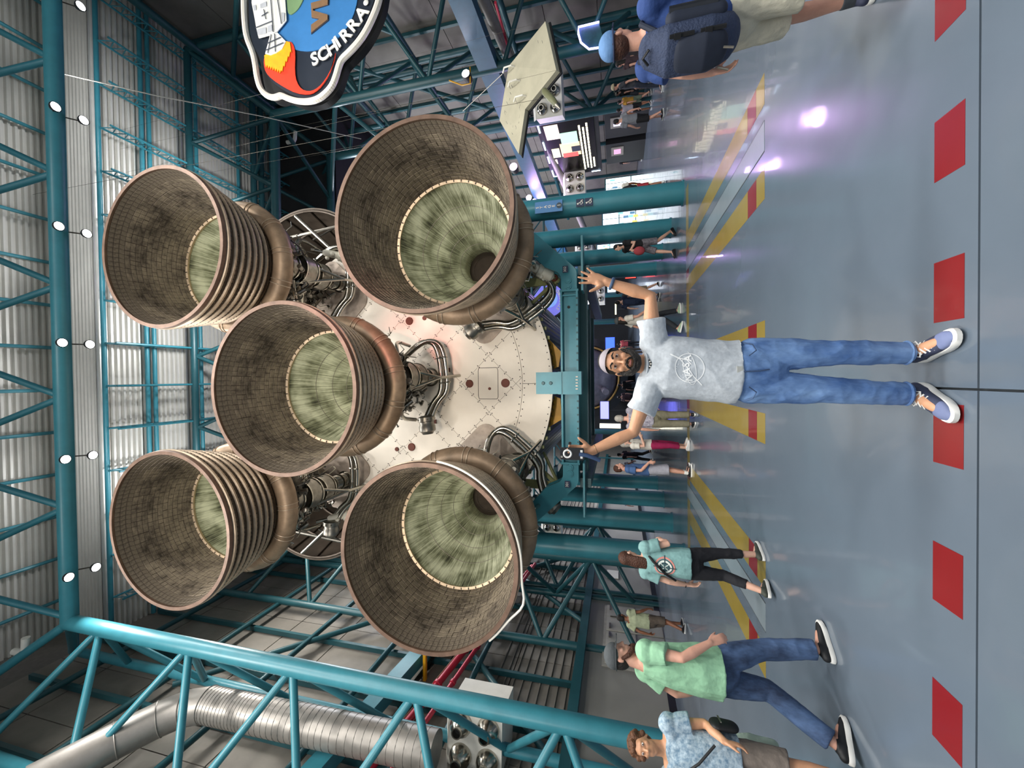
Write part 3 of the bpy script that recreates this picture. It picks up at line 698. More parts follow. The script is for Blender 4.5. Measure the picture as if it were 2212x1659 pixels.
cradle(11.1, 'nearest teal support frame with bent arms and centre bracket under the white stage base', True)
for y, n in ((13.58, 'second'), (16.05, 'third'), (18.5, 'fourth')): cradle(y, '%s teal support frame behind the bent arm frame, two round columns and a beam' % n)
cr1 = [o for o in bpy.data.objects if o.name.startswith('support_frame')][0]
# stage sign and pictograms on the right column
sg = thing('column_sign', 'blue sign reading STAGE 1 on the nearest right column', 'sign', (4.55, 10.79, 0))
SB = M('sign_blue', '#4d86bd', .4, 0, .04); NAVY = MATS['navy_plate']
zc0, zc1 = at(1156, 445, Y=10.8).z, at(1215, 440, Y=10.8).z
MB().box((0, 0, (zc0+zc1)/2), (.30, .03, zc0-zc1)).build('board', SB, sg, 0)
for k, c in enumerate('STAGE'):
    put(text_mesh(c, .11, WHITE, .003, .002), 'letter', (0, -.02, zc0-.07-(zc0-zc1-.24)/4.6*k), (1, 0, 0), (0, 0, 1), sg)
MB().lathe([(0, -.025), (.075, -.025), (.075, -.01)], 24, (0, 0, zc1+.085)).build('number_disc', M('slate_disc', '#3c4c58', .5), sg)
put(text_mesh('1', .12, WHITE, .003, .002), 'number', (0, -.03, zc1+.085), (1, 0, 0), (0, 0, 1), sg)
for k, (x, lab) in enumerate(((1253, 'upper small dark pictogram plate with a white figure on the right column'), (1272, 'lower small dark pictogram plate with a white figure on the right column'))):
    p = at(x, 441-k*2, Y=10.8); s = thing('pictogram_plate', lab, 'sign', (4.56, 10.80, p.z), group='pictogram plates on the right column')
    MB().box((0, 0, 0), (.20, .02, .2)).build('plate', NAVY, s, 0)
    MB().ball((-.02, -.012, .06), (.02, .006, .02), 10, 6).path([(-.01, -.014, .035), (.01, -.014, -.02), (.045, -.014, -.03), (.06, -.014, -.07)], .012, 6).path([(-.03, -.014, .0), (-.045, -.014, -.04), (-.01, -.014, -.07), (.03, -.014, -.05)], .009, 6).path([(.0, -.014, .02), (-.05, -.014, .06)], .007, 6).build('figure', WHITE, s)
# ---- left side: duct, crane beam, cable tray, red pipes, air diffuser
DUCT = M('duct_metal', '#96918b', .42, .5, .15, 2)
p = [at(60, 1700, X=-9.5), at(250, 1600, X=-9.4), at(345, 1553, X=-9.3), at(400, 1530, X=-9.2), at(450, 1522, X=-9.15)]; p += [Vector((p[4].x, p[4].y+.05*k, p[4].z-1.5*k)) for k in (1, 2.6, 4.6)]
dt = MB().path(p, .44, 28).build('air_duct', DUCT, label='large grey round air duct bending down behind the left portal truss', cat='duct')
for i in range(1, 40):
    f = 4+3*i/40; a = p[int(f)].lerp(p[min(int(f)+1, 7)], f-int(f)); d = (p[min(int(f)+1, 7)]-p[int(f)]).normalized(); x, y_, _ = frame_of(d)
    MB().path([a+(x*math.cos(2*PI*k/20)+y_*math.sin(2*PI*k/20))*.444 for k in range(20)], .006, 4, closed=True).build('duct_seam', DUCT, dt)
for i in (1, 2, 3, 4):
    d = (p[i+1]-p[i-1]).normalized(); x, y_, _ = frame_of(d)
    MB().path([p[i]+(x*math.cos(2*PI*k/24)+y_*math.sin(2*PI*k/24))*.445 for k in range(24)], .016, 5, closed=True).build('duct_collar', DUCT, dt)
a, b = at(905, 1415, Y=13.0), at(660, 1690, Y=8.2); d = (b-a)
MB().beam(a-d*2.2, b+d*.3, .42, .5).build('crane_beam', TEAL, smooth=0, label='teal box beam running back along the left wall past the duct', cat='beam')
a, b = at(960, 1400, Y=14.2), at(770, 1659, Y=9.4); d = b-a; tr = thing('cable_tray', 'grey metal cable tray beside the red pipes on the left wall', 'cable tray', a)
for s in (-.22, .22): MB().beam(Vector((s, 0, 0))-d*1.5, Vector((s, 0, 0))+d*.6, .03, .12).build('side_rail', DARKST, tr, 0)
for k in range(40): q = -d*1.5+d*2.1*k/39; MB().box(q, (.44, .03, .02)).build('rung', DARKST, tr, 0)
for k in range(5): MB().tube(Vector((-.15+.07*k, 0, .05))-d*1.5, Vector((-.15+.07*k, 0, .05))+d*.6, .025, 6).build('cable', BLACK, tr)
REDP = M('red_pipe_paint', '#b3283f', .4, 0, .08)
for (xa, ya, xb_, yb_, r, lab) in ((1016, 1390, 800, 1659, .11, 'thicker red fire pipe running along the left wall'), (1040, 1385, 850, 1659, .075, 'thinner red fire pipe running along the left wall')):
    a, b = at(xa, ya, Y=14.0), at(xb_, yb_, Y=9.1); d = b-a
    q = thing('fire_pipe', lab, 'pipe', a, group='red fire pipes on the left wall'); MB().tube(-d*1.2, d*1.4, r, 14).build('pipe', REDP, q)
    for f in (.05, .4, .75): MB().tube(d*f, d*(f+.02), r*1.35, 14).build('coupling', REDP, q)
MB().tube(at(1000, 1398, Y=14), at(800, 1640, Y=9.6), .025, 8).build('conduit', M('pink_conduit', '#c9a08d', .5), label='thin pinkish conduit between the cable tray and the red pipes', cat='conduit')
MB().beam(at(918, 1411, Y=12.6), at(918, 1480, Y=12.6), .12, .1).build('yellow_bar', YELP, smooth=0, label='short yellow bar beside the teal box beam', cat='bar')
def diffuser(c, s, label, ang=0., rows=((.26, 'front'), (-.26, 'front'))):
    t = thing('air_diffuser', label, 'air diffuser', c, ang, group='white boxes of jet nozzles that blow air into the hall'); t.scale = (s, s, s)
    MB().box((0, .3, .0), (1.9, .9, 1.15)).prism([(-.95, -.15), (.95, -.15), (.95, .15), (-.95, .15)], (0, .0, .65), (1, 0, 0), (0, .8, .4), .02).build('housing', WHITE, t, 0)
    for r, z in enumerate((.3, -.28)):
        for k in range(3):
            x = -.6+.6*k; n = MB().lathe([(.24, .0), (.22, -.1), (.15, -.2), (.11, -.24), (.11, -.3), (.085, -.3), (.085, -.1)], 20, (x, -.15, z)).build('nozzle', CHROME, t)
            MB().lathe([(0, -.18), (.09, -.18)], 16, (x, -.15, z)).build('throat', BLACK, n)
    for x in (-.7, .7): MB().tube((x, .3, .55), (x, .3, (17.86-c[2])/s), .012, 6).build('hanger_rod', DARKST, t)
    return t
q = at(1030, 1618, Y=10.2); diffuser((q.x-.1, 10.2, q.z), 1.3, 'large white box of silver air nozzles at the foot of the grey duct', .12)
q = at(1193, 1159, Y=22); diffuser((q.x, 22, q.z), .85, 'small white box of air nozzles beyond the left support columns', .05)
q = at(1185, 200, Y=17.5); diffuser((q.x, 17.5, q.z), 1.0, 'white box of air nozzles behind the hanging checklist book', -.35)
q = at(1243, 408, Y=27); diffuser((q.x, 27, q.z), 1.1, 'pale box of air nozzles above the pictogram plates, behind the right column', -.2)
q = at(1262, 535, Y=33); diffuser((q.x, 33, q.z), 1.0, 'dim box of air nozzles between the second and third right columns')
q = at(1290, 630, Y=36); diffuser((q.x, 36, q.z), 1.1, 'far box of air nozzles above the raised forearm')
# ---- right side: gallery beam, pipe, conduits
BLUB = M('blue_beam_paint', '#27566f', .45, 0, .08)
MB().beam((13.6, 9, 6.85), (11.6, 46, 6.6), .5, .8).build('gallery_beam', BLUB, smooth=0, label='long dark blue box beam receding along the right side', cat='beam')
PIPEG = M('grey_pipe', '#98928d', .5, .2, .12)
a, b = at(1045, 0, X=14.3), at(1290, 560, X=12.0)
MB().tube(a+(a-b)*.1, b, .21, 18).build('grey_pipe', PIPEG, label='thick grey pipe hanging beside the blue beam on the right', cat='pipe')
for k, (dx, dz) in enumerate(((.35, -.05), (.5, .05), (.62, -.02))):
    MB().tube(a+Vector((dx, 0, dz)), b+Vector((dx, 0, dz)), .045, 8).build('conduit', STEEL, label=['inner', 'middle', 'outer'][k]+' thin steel conduit beside the thick grey pipe', cat='conduit', group='conduits beside the grey pipe')
MB().tube(at(1070, 5, Y=14), at(1100, 110, Y=17), .05, 8).build('red_rod', REDP, label='thin red pipe above the hanging checklist book', cat='pipe')
# spotlight on its yellow bracket
q = at(1008, 163, Y=15.5); s = thing('spotlight', 'bright stage spotlight in a tan bracket under the blue beam', 'spotlight', q)
GLOW = M('bright_lens', '#fff2ff', .4, 0, 0, emit=25.)
MB().path([(-.05, 0, .75), (-.35, 0, .2), (-.35, 0, -.15), (.3, 0, -.15)], .03, 8).build('bracket', YELP, s)
MB().lathe([(0, .3), (.16, .28), (.19, 0), (.17, -.12), (.155, -.12)], 18).build('body', BLACK, s)
MB().lathe([(0, -.11), (.155, -.11)], 18).build('lens', GLOW, s)
lamp('SPOT', 'spotlight_light', q+Vector((0, -.2, 0)), 60, (.95, .9, 1), .15, (2, 5, 0), .9, .7)
PURG = M('violet_lens', '#e9a8ff', .4, 0, 0, emit=30.)
for (x, y, Y, lab) in ((1110, 362, 21, 'violet stage light at the rim of the lower right engine'), (1155, 437, 27, 'brightest violet stage light beside the STAGE sign'), (1143, 428, 29, 'small violet stage light left of the brightest one')):
    q = at(x, y, Y=Y); s = thing('stage_light', lab, 'stage light', q, group='violet stage lights on the gallery beam')
    MB().lathe([(0, .35), (.2, .32), (.24, 0), (.22, -.1), (.2, -.1)], 16).build('body', BLACK, s); MB().lathe([(0, -.09), (.2, -.09)], 16).build('lens', PURG, s)
    lamp('POINT', 'stage_light_glow', q+Vector((0, -.5, -.1)), 80, (.78, .5, 1), .4)
# ---- steel guy wires, white elbow pipes
WIRE = M('steel_wire', '#b9b6ae', .35, .8, .1)
MB().path([at(140, 160, Y=8.4), at(330, 205, Y=10), at(560, 250, Y=13), at(780, 300, Y=16.5)], .018, 6).build('guy_wire', WIRE, label='long pale steel guy wire slanting from the nearest truss to the second', cat='wire')
MB().path([at(1000, 240, Y=13.5), at(1085, 160, Y=12.6)], .012, 6).build('guy_wire', WIRE, label='short steel wire tied to the hanging checklist book', cat='wire')
for (x, y, Y, lab) in ((635, 305, 18.5, 'white elbow pipe under the far roof corner on the right'), (52, 1412, 8.0, 'white elbow pipe beside the left end of the nearest truss')):
    q = at(x, y, Y=Y); MB().path([q+Vector((0, 0, .45)), q+Vector((0, 0, .1)), q+Vector((0.02, 0, 0)), q+Vector((.12, 0, -.06)), q+Vector((.5, 0, -.1))], .1, 12).build('elbow_pipe', WHITE, label=lab, cat='pipe')
# ---- hanging mission patch sign
def P2(x, y, Y=10.): v = at(x, y, Y=Y); return (v.x, v.z)
zz = lambda X, Y_: (520+X/6.9125, Y_/6.9125)     # crop pixels to photograph pixels
sgn = thing('mission_patch_sign', 'giant hanging mission patch sign with rocket flame, blue globe and SCHIRRA lettering', 'sign', (0, 10, 0))
NB = M('patch_navy', '#1c2533', .5, 0, .05); BK = M('patch_black', '#0c0d10', .5)
out = [(100, -700), (95, 0), (100, 300), (130, 600), (230, 830), (265, 1000), (290, 1200), (340, 1370), (430, 1460), (520, 1495), (600, 1480), (645, 1455), (760, 1510), (900, 1550), (1050, 1555), (1190, 1520), (1300, 1440), (1400, 1330), (1460, 1180), (1500, 1030), (1540, 930), (1660, 820), (1790, 680), (1900, 520), (2000, 320), (2080, 120), (2120, -60), (2160, -400), (2000, -1000), (1500, -1500), (800, -1500), (300, -1100)]
def smooth2(p, n=2):
    for _ in range(n):
        o = []
        for i in range(len(p)):
            a, b = p[i], p[(i+1) % len(p)]; o += [(a[0]*.75+b[0]*.25, a[1]*.75+b[1]*.25), (a[0]*.25+b[0]*.75, a[1]*.25+b[1]*.75)]
        p = o
    return p
def flat(pts, mat, name, y, parent=sgn, th=.02, sm=2):
    q = [P2(*zz(*c)) for c in (smooth2(pts, sm) if sm else pts)]
    return MB().prism(q, (0, y, 0), (1, 0, 0), (0, 0, 1), -th).build(name, mat, parent, 0)
flat(out, BK, 'back_board', .12, th=.2)
rim = [P2(*zz(*c)) for c in smooth2(out, 2)]; TUBEW = M('white_tube', '#efe9de', .4, 0, .03)
n = len(rim); acc = []
for i in range(n): acc.append(Vector((rim[i][0], -.1, rim[i][1])))
i = 0
while i < n:
    pts = [acc[(i+k) % n] for k in range(2)]
    MB().path(pts, .085, 8).build('light_tube', TUBEW, sgn); i += 1
inner = [(170, -600), (150, 300), (200, 680), (300, 850), (380, 1000), (440, 1200), (640, 1360), (850, 1480), (1050, 1500), (1200, 1450), (1340, 1300), (1420, 1080), (1500, 900), (1700, 680), (1880, 400), (2010, 100), (2080, -200), (1900, -900), (1000, -1300), (300, -900)]
flat(inner, NB, 'navy_field', -.09)
th = [2*PI*k/48 for k in range(48)]
flat([(1030+760*math.cos(a), -110+920*math.sin(a)) for a in th], M('patch_blue', '#3b7fbe', .5, 0, .04), 'globe', -.115, sm=0)
flat([(700, -400), (740, 60), (760, 310), (900, 220), (990, 60), (1010, -60), (960, -400)], M('patch_green', '#7f9f72', .5, 0, .05), 'continent', -.14)
flat([(410, 900), (400, 1010), (430, 1130), (520, 1230), (700, 1350), (880, 1440), (1060, 1465), (1160, 1430), (1270, 1330), (1370, 1170), (1440, 980), (1470, 810), (1450, 960), (1370, 1150), (1260, 1310), (1160, 1390), (1060, 1415), (960, 1380), (890, 1280), (860, 1130), (870, 860), (850, 740), (800, 670), (740, 690), (600, 860)], M('patch_red', '#ef3b1d', .5), 'flame_red', -.14, sm=1)
fl_ = [(420, 890)]+[(430+i*17, 1010+i*7+(55 if i % 2 else 0)+(0 if i < 14 else -(i-14)*42)) for i in range(0, 24)]+[(800, 700), (750, 680)]
flat(fl_, M('patch_yellow', '#fbae1a', .5), 'flame_yellow', -.165, sm=0)
PW = M('patch_white', '#ecebe4', .5, 0, .03); INK = M('patch_ink', '#3a4150', .6)
bell = flat([(515, 590), (620, 560), (745, 690), (690, 800), (600, 860), (520, 890), (440, 870), (470, 760)], PW, 'engine_bell', -.18, sm=0)
body = flat([(240, 120), (260, -300), (640, -380), (730, 0), (755, 380), (700, 450), (620, 545), (500, 600), (345, 640), (310, 500), (290, 380)], PW, 'spacecraft', -.18, sm=0)
for pts in ([(325, 520), (460, 490), (465, 580), (340, 605)], [(485, 475), (545, 450), (550, 545), (490, 560)], [(375, 150), (465, 110), (470, 180), (380, 210)], [(690, 270), (735, 280), (730, 400), (700, 420)], [(270, 170), (310, 160), (315, 240), (280, 245)]):
    flat(pts, M('patch_grey', '#b7bac0', .6), 'hatched_panel', -.2, body, .006, 0)
for a, b in (((530, 40), (570, 560)), ((300, 60), (530, 10)), ((310, 500), (560, 400)), ((630, 60), (690, 440)), ((430, 230), (460, 370)), ((400, 330), (490, 270)), ((590, 590), (600, 850)), ((480, 730), (680, 640)), ((460, 830), (720, 720)), ((540, 600), (490, 870))):
    pa, pb = P2(*zz(*a)), P2(*zz(*b)); MB().tube((pa[0], -.205, pa[1]), (pb[0], -.205, pb[1]), .012, 5).build('ink_line', INK, body)
NUM = M('patch_brown', '#8a6a4c', .5)
for pts in ([(1110, 120), (1360, 50), (1355, 140), (1140, 205), (1140, 230), (1355, 290), (1355, 360), (1112, 555), (1112, 440), (1240, 350), (1120, 325)], [(1110, -60), (1360, -130), (1360, -50), (1110, 40)], [(1110, -240), (1360, -310), (1360, -220), (1110, -140)]):
    flat([((x-1240)*1.06+1240, (y-200)*1.04+198) for x, y in pts], INK, 'numeral_outline', -.14, sgn, .02, 0); flat(pts, NUM, 'numeral', -.165, sgn, .02, 0)
for ch, (x0, y0), (x1, y1) in (('S', (1120, 1000), (1080, 870)), ('C', (1270, 935), (1215, 830)), ('H', (1420, 830), (1380, 740)), ('I', (1520, 740), (1470, 660)), ('R', (1640, 640), (1570, 570)), ('R', (1760, 490), (1690, 420)), ('A', (1860, 290), (1800, 240))):
    pass
base = [(1165, 950), (1290, 880), (1425, 785), (1505, 700), (1620, 600), (1735, 450), (1860, 280)]
for i, ch in enumerate('SCHIRRA'):
    a = P2(*zz(*base[i])); q0, q1 = Vector(P2(*zz(*base[max(0, i-1)]))), Vector(P2(*zz(*base[min(6, i+1)])))
    d = (q1-q0).normalized(); ax = Vector((d.x, 0, d.y)); ay = Vector((-d.y, 0, d.x))
    put(text_mesh(ch, .50, PW, .012, .014), 'letter', (a[0], -.16, a[1]), ax, ay, sgn)
c = P2(*zz(1915, 105)); MB().ball((c[0], -.14, c[1]), (.08, .02, .08), 14, 8).build('bullet', PW, sgn)
# ---- second, farther round patch sign seen past the cradle arm
q = at(1185, 650, Y=26); s2 = thing('round_patch_sign', 'round violet lit patch sign reading STAFFORD behind the cradle arm', 'sign', q)
VIO = M('patch_violet', '#6f6fd0', .5, 0, .05, emit=.5)
for x in (-.6, .6): MB().tube((x, 0, 1.0), (x, 0, 17.86-q.z), .015, 6).build('hanging_wire', DARKST, s2)
MB().lathe([(0, -.05), (1.15, -.05), (1.2, 0), (1.15, .05), (0, .05)], 48).build('board', NB, s2, 30)
MB().lathe([(.0, -.08), (1.05, -.08), (1.05, -.05)], 48).build('field', VIO, s2, 30)
MB().lathe([(.0, -.11), (.55, -.11), (.55, -.08)], 32, (.1, 0, -.05)).build('globe', M('patch_sky', '#7ea5ea', .5, 0, .2, 3, emit=.4), s2, 30)
MB().prism([(-.6, .1), (-.2, .5), (.3, .45), (.1, .15), (.5, -.2), (.1, -.1), (-.2, .15)], (.05, -.13, .1), (1, 0, 0), (0, 0, 1), .02).build('craft', NB, s2, 0)
for i, ch in enumerate('STAFFORD'):
    a = -PI/2-.75+i*.215; put(text_mesh(ch, .26, PW, .01, .008), 'letter', (.83*math.cos(a), -.1, .83*math.sin(a)), (-math.sin(a), 0, math.cos(a)), (-math.cos(a), 0, -math.sin(a)), s2)
# ---- giant open checklist book hung from the roof
PAPER = M('aged_page', '#b3ae98', .7, 0, .08, 2); COVER = M('book_cover', '#15161a', .6)
bk = thing('hanging_book', 'giant open ring bound checklist book hanging from the roof on the right', 'book', (0, 0, 0))
z8 = lambda X, Y_: (1000+X/3.16, Y_/3.16)
def sheet(cs, mat, name, par, th=.02, off=0.):
    v = [Vector(c) for c in cs]; n = (v[1]-v[0]).cross(v[3]-v[0]).normalized()
    a = [p+n*off for p in v]; b = [p+n*(off+th) for p in v]
    return MB().add(a+b, [(0, 1, 2, 3), (7, 6, 5, 4), (0, 4, 5, 1), (1, 5, 6, 2), (2, 6, 7, 3), (3, 7, 4, 0)]).build(name, mat, par, 0)
H0, H1 = at(*z8(312, 452), Y=12.6), at(*z8(425, 745), Y=12.2)      # hinge line
UA = [H0, at(*z8(562, 145), Y=11.6), at(*z8(637, 480), Y=11.2), H1]
LA = [at(*z8(250, 822), Y=12.8), H0, H1, at(*z8(380, 1050), Y=12.4)]
for nm, cs in (('upper_page', UA), ('lower_page', LA)):
    nrm = (cs[1]-cs[0]).cross(cs[3]-cs[0]).normalized(); sgn_ = 1 if nrm.y > 0 else -1
    pg = sheet(cs, PAPER, nm, bk, .14*sgn_, 0.)
    ctr = (cs[0]+cs[2])/2; big = [ctr+(q_-ctr)*1.05 for q_ in cs]; sheet(big, COVER, nm.replace('page', 'cover'), bk, .05*sgn_, .15*sgn_)
    rn = random.Random(4)
    for k in range(26):
        u, v = rn.uniform(.12, .85), rn.uniform(.1, .9); L_ = rn.uniform(.03, .1)
        f = lambda uu, vv: cs[0].lerp(cs[1], uu).lerp(cs[3].lerp(cs[2], uu), vv)
        MB().tube(f(u, v)-nrm*sgn_*.004, f(u+(L_ if k % 2 else 0), v+(0 if k % 2 else L_))-nrm*sgn_*.004, .006, 4).build('print_line', INK, pg)
for f in (.12, .45, .8):
    c = H0.lerp(H1, f); MB().path([c+Vector((.0, .0, .25)), c+Vector((-.02, -.22, .15)), c+Vector((-.03, -.26, -.08)), c+Vector((0, -.1, -.22))], .025, 8).build('binder_ring', WHITE, bk)
for q_ in (UA[1], UA[2], LA[0], H0):
    MB().tube(q_, Vector((q_.x, max(q_.y, 12.0), 22.03)), .003, 4).build('hanging_wire', DARKST, bk)
# the pen lying over it
a, b = at(*z8(545, 610), Y=11.0), at(*z8(665, 745), Y=10.8)
pn = thing('hanging_pen', 'giant olive pen hanging in front of the checklist book', 'pen', a); d = b-a
MB().path([(0, 0, 0), d*.1, d*.5, d*.8], [.03, .09, .1, .07], 14).build('barrel', M('pen_olive', '#6d6f52', .45), pn); MB().path([d*.8, d], [.07, .015], 12).build('tip', STEEL, pn)
MB().tube(d*.4, d*.4+Vector((0, 0, 24.3-a.z)), .005, 5).build('hanging_wire', DARKST, pn)
# ---- big screen on the right side wall
SCRB = M('screen_black', '#0b0908', .25); LITE = M('light_bar', '#cfe6ff', .4, 0, 0, emit=5.)
def em(name, c, e=1.3): return M('screen_'+name, c, .5, 0, .1, 8, emit=e)
XS = 13.35; y0s, y1s, zt, zb_ = 21.2, 26.8, 5.5, 2.75
scr = thing('display_screen', 'large lit screen of pictures and caption text on the right side', 'screen', (XS, (y0s+y1s)/2, 0))
W, Hh = (y1s-y0s), zt-zb_
MB().box((.1, 0, (zt+zb_)/2), (.2, W+.5, Hh+.5)).build('frame', BLACK, scr, 0); MB().box((-.02, 0, (zt+zb_)/2), (.03, W, Hh)).build('panel', SCRB, scr, 0)
def patch(u0, u1, v0, v1, mat, name='picture', dx=-.045):
    # u from near edge (right in view) to far edge (left in view); v down from top
    return MB().box((dx, -W/2+(u0+u1)/2*W, zt-(v0+v1)/2*Hh), (.012, abs(u1-u0)*W, abs(v1-v0)*Hh)).build(name, mat, scr, 0)
patch(.05, .28, .05, .32, em('cream', '#f3d9c8')); patch(.2, .4, .32, .66, em('mint', '#8fb7a0')); patch(.38, .62, .27, .68, em('tan', '#c9ad88')); patch(.45, .55, .5, .68, em('navy', '#262b3a', .5), dx=-.055)
patch(.56, .64, .3, .62, em('flagred', '#d34a46'), dx=-.055); patch(.45, .62, .08, .24, em('lime', '#d9d8a8')); patch(.66, .75, .05, .14, em('cream', '#f3d9c8'))
TXT = em('text', '#f4ecc8', 2.2); rn = random.Random(2)
for r, (u0, u1) in enumerate(((.12, .95), (.16, .92), (.1, .94), (.72, .92))):
    u = u0
    while u < u1:
        w = rn.uniform(.03, .08); patch(u, min(u+w, u1), .70+.072*r, .735+.072*r, TXT, 'caption_word'); u += w+.014
for (u0, u1, v0, v1) in ((-.03, .14, -.06, -.03), (.3, .45, -.06, -.03), (.58, .72, -.06, -.03), (.88, 1.02, -.06, -.03), (-.04, -.025, .0, .12), (-.04, -.025, .3, .5), (-.04, -.025, .75, 1.0), (1.02, 1.035, -.05, .1), (1.02, 1.035, .4, .6), (1.02, 1.035, .85, 1.05)): patch(u0, u1, v0, v1, LITE, 'light_bar')
# show cases under the screen, arched neon frame above the backpack man
for i, (y, lab) in enumerate(((22.6, 'dark showcase with white pictures under the near part of the screen'), (25.4, 'dark showcase with pink picture under the far part of the screen'))):
    s = thing('showcase', lab, 'showcase', (13.4, y, 0), group='showcases below the screen'); MB().box((.2, 0, 1.1), (.4, 2.2, 2.2)).build('cabinet', COVER, s, 0)
    MB().box((-.02, -.3, 1.55), (.04, .9, .7)).build('picture_board', GREYP, s, 0); MB().box((-.05, -.3, 1.55), (.02, .5, .4)).build('picture', em('pic%d' % i, '#c9c4dd' if i == 0 else '#c890b0', .8), s, 0)
q = at(1285, 75, Y=16); ar = thing('neon_arch', 'dark panel with violet neon arch outline behind the blue capped man', 'sign', q)
NEON = M('violet_neon', '#b9a4ff', .4, 0, 0, emit=6.)
A = [at(*z8(975, 318), Y=16), at(*z8(860, 335), Y=16), at(*z8(805, 290), Y=16), at(*z8(788, 230), Y=16), at(*z8(788, 185), Y=16), at(*z8(930, 150), Y=16)]
MB().path([v-q for v in A], .035, 8).build('neon_tube', NEON, ar)
MB().prism([(v.x-q.x, v.z-q.z) for v in A], (0, .06, 0), (1, 0, 0), (0, 0, 1), -.05).build('panel', M('arch_panel', '#2f5a62', .5, 0, .3, 3), ar, 0)
# bright glass doors and lit walls far behind the right columns
LW = M('lit_wall', '#eaf3f6', .5, 0, .06, 2, emit=1.0)
def litwall(x0, x1, y0, y1, Y, lab, n=3, m=2):
    a, b = at(x0, y1, Y=Y), at(x1, y0, Y=Y)
    t = thing('lit_showcase_wall', lab, 'lit wall', ((a.x+b.x)/2, Y, b.z)); w, h = abs(b.x-a.x), abs(a.z-b.z)
    MB().box((0, .1, h/2), (w+.1, .1, h+.1)).build('frame', TEAL_SHADED, t, 0); rn = random.Random(int(x0+y0))
    for i in range(n):
        for j in range(m):
            MB().box((-w/2+w*(i+.5)/n, .02, h*(j+.5)/m), (w/n-.06, .06, h/m-.06)).build('pane', LW, t, 0)
    for k in range(9):
        MB().box((rn.uniform(-.42, .42)*w, -.02, rn.uniform(.1, .9)*h), (w*.1, .02, h*.1)).build('poster', em('p%d' % (k % 4), ('#88c7cf', '#e8c96a', '#f0f0f0', '#5a7f9a')[k % 4], .8), t, 0)
litwall(1302, 1410, 436, 500, 30, 'bright white lit wall between the first and second right columns', 4, 3)
litwall(1308, 1420, 372, 420, 27, 'bright lit wall right of the nearest right column', 3, 2)
litwall(1290, 1345, 524, 560, 36, 'small lit teal window between the second and third right columns', 2, 2)
litwall(1312, 1350, 612, 632, 40, 'tiny lit window beyond the raised forearm', 2, 2)
# ---- distant second stage behind the man's head
D2 = Vector((-.1, 40, 4.6)); r2 = thing('distant_rocket_stage', 'distant dark rocket stage with silver engine cone and gold ring behind the man', 'rocket stage', D2)
MB().lathe([(0, -1.5), (.6, -1.5), (1.6, -.9), (2.6, 0), (2.9, .6)], 48, (0, 0, 0)).build('engine_cone', M('cone_silver', '#7c7782', .4, .6, .2, 2), r2)
MB().torus((0, .4, 0), 3.05, .1, 64, 8).build('gold_ring', M('gold_ring', '#9a7a45', .45, .6), r2)
MB().lathe([(3.2, .4), (3.9, .6), (3.9, 20)], 64, rfun=lambda r, a: r+.04*(1 if math.sin(a*80) > 0 else 0)).build('stage_skin', SKIN, r2, 20)
MB().tube((-1.3, -1.8, -1.9), (-.9, .4, -1.5), .3, 16).build('side_nozzle', MATS['cone_silver'], r2)
for sx in (-1.6, 1.6): MB().beam((sx, 4, -3.4), (sx, 4, -4.6), .3, .3).build('cradle_post', TEAL_SHADED, r2, 0)
for k in range(6):
    x = (-7.5, -4.5, 4.5, 7.8, -6.0, 6.2)[k]; y = (30, 34, 34, 40, 46, 46)[k]
    MB().tube((x, y, 0), (x, y, 5.2), .22, 14).build('far_column', TEAL_SHADED, label='%s of the thin teal columns in the dark gallery' % ('leftmost near', 'second left', 'first right', 'second right', 'farthest left', 'farthest right')[k], cat='column', group='thin teal columns of the far gallery')
    MB().tube((x, y, 4.6), (x+(1.6 if x < 0 else -1.6), y, 6.2), .09, 8).build('far_brace', TEAL_SHADED, label='slanting teal brace on the %s gallery column' % ('leftmost near', 'second left', 'first right', 'second right', 'farthest left', 'farthest right')[k], cat='brace', group='braces of the far gallery')
for (x, y, Y, w, h, c, lab) in ((1318, 748, 38, 1.6, .8, '#2a46d8', 'blue lit screen right of the man in the gallery'), (1306, 886, 36, 1.5, .7, '#6a6ae0', 'violet and white screen left of the man in the gallery'), (1318, 920, 33, .35, 1.6, '#e9e4cf', 'pale lit vertical panel above the checked shirt man'), (1362, 590, 30, .7, .7, '#d8352a', 'cluster of red lamps under the raised forearm'),
                               (1290, 1072, 34, .8, .5, '#bfc8cf', 'pale lit panel above the man in blue shirt'), (1330, 668, 40, 1.0, .12, '#f2e2a8', 'thin yellow lit bar in the gallery'), (1268, 690, 34, .18, .18, '#ffffff', 'white gallery lamp left of the raised hand')):
    q = at(x, y, Y=Y); t = thing('gallery_display', lab, 'display', q)
    MB().box((0, 0, 0), (w, .08, h)).build('lit_panel', em('g'+c[1:], c, 2.4), t, 0); MB().box((0, .06, 0), (w+.12, .06, h+.12)).build('casing', BLACK, t, 0)
    MB().box((0, .05, -h/2-q.z/2+h/4), (.08, .05, max(.1, q.z-h/2))).build('stand', BLACK, t, 0)

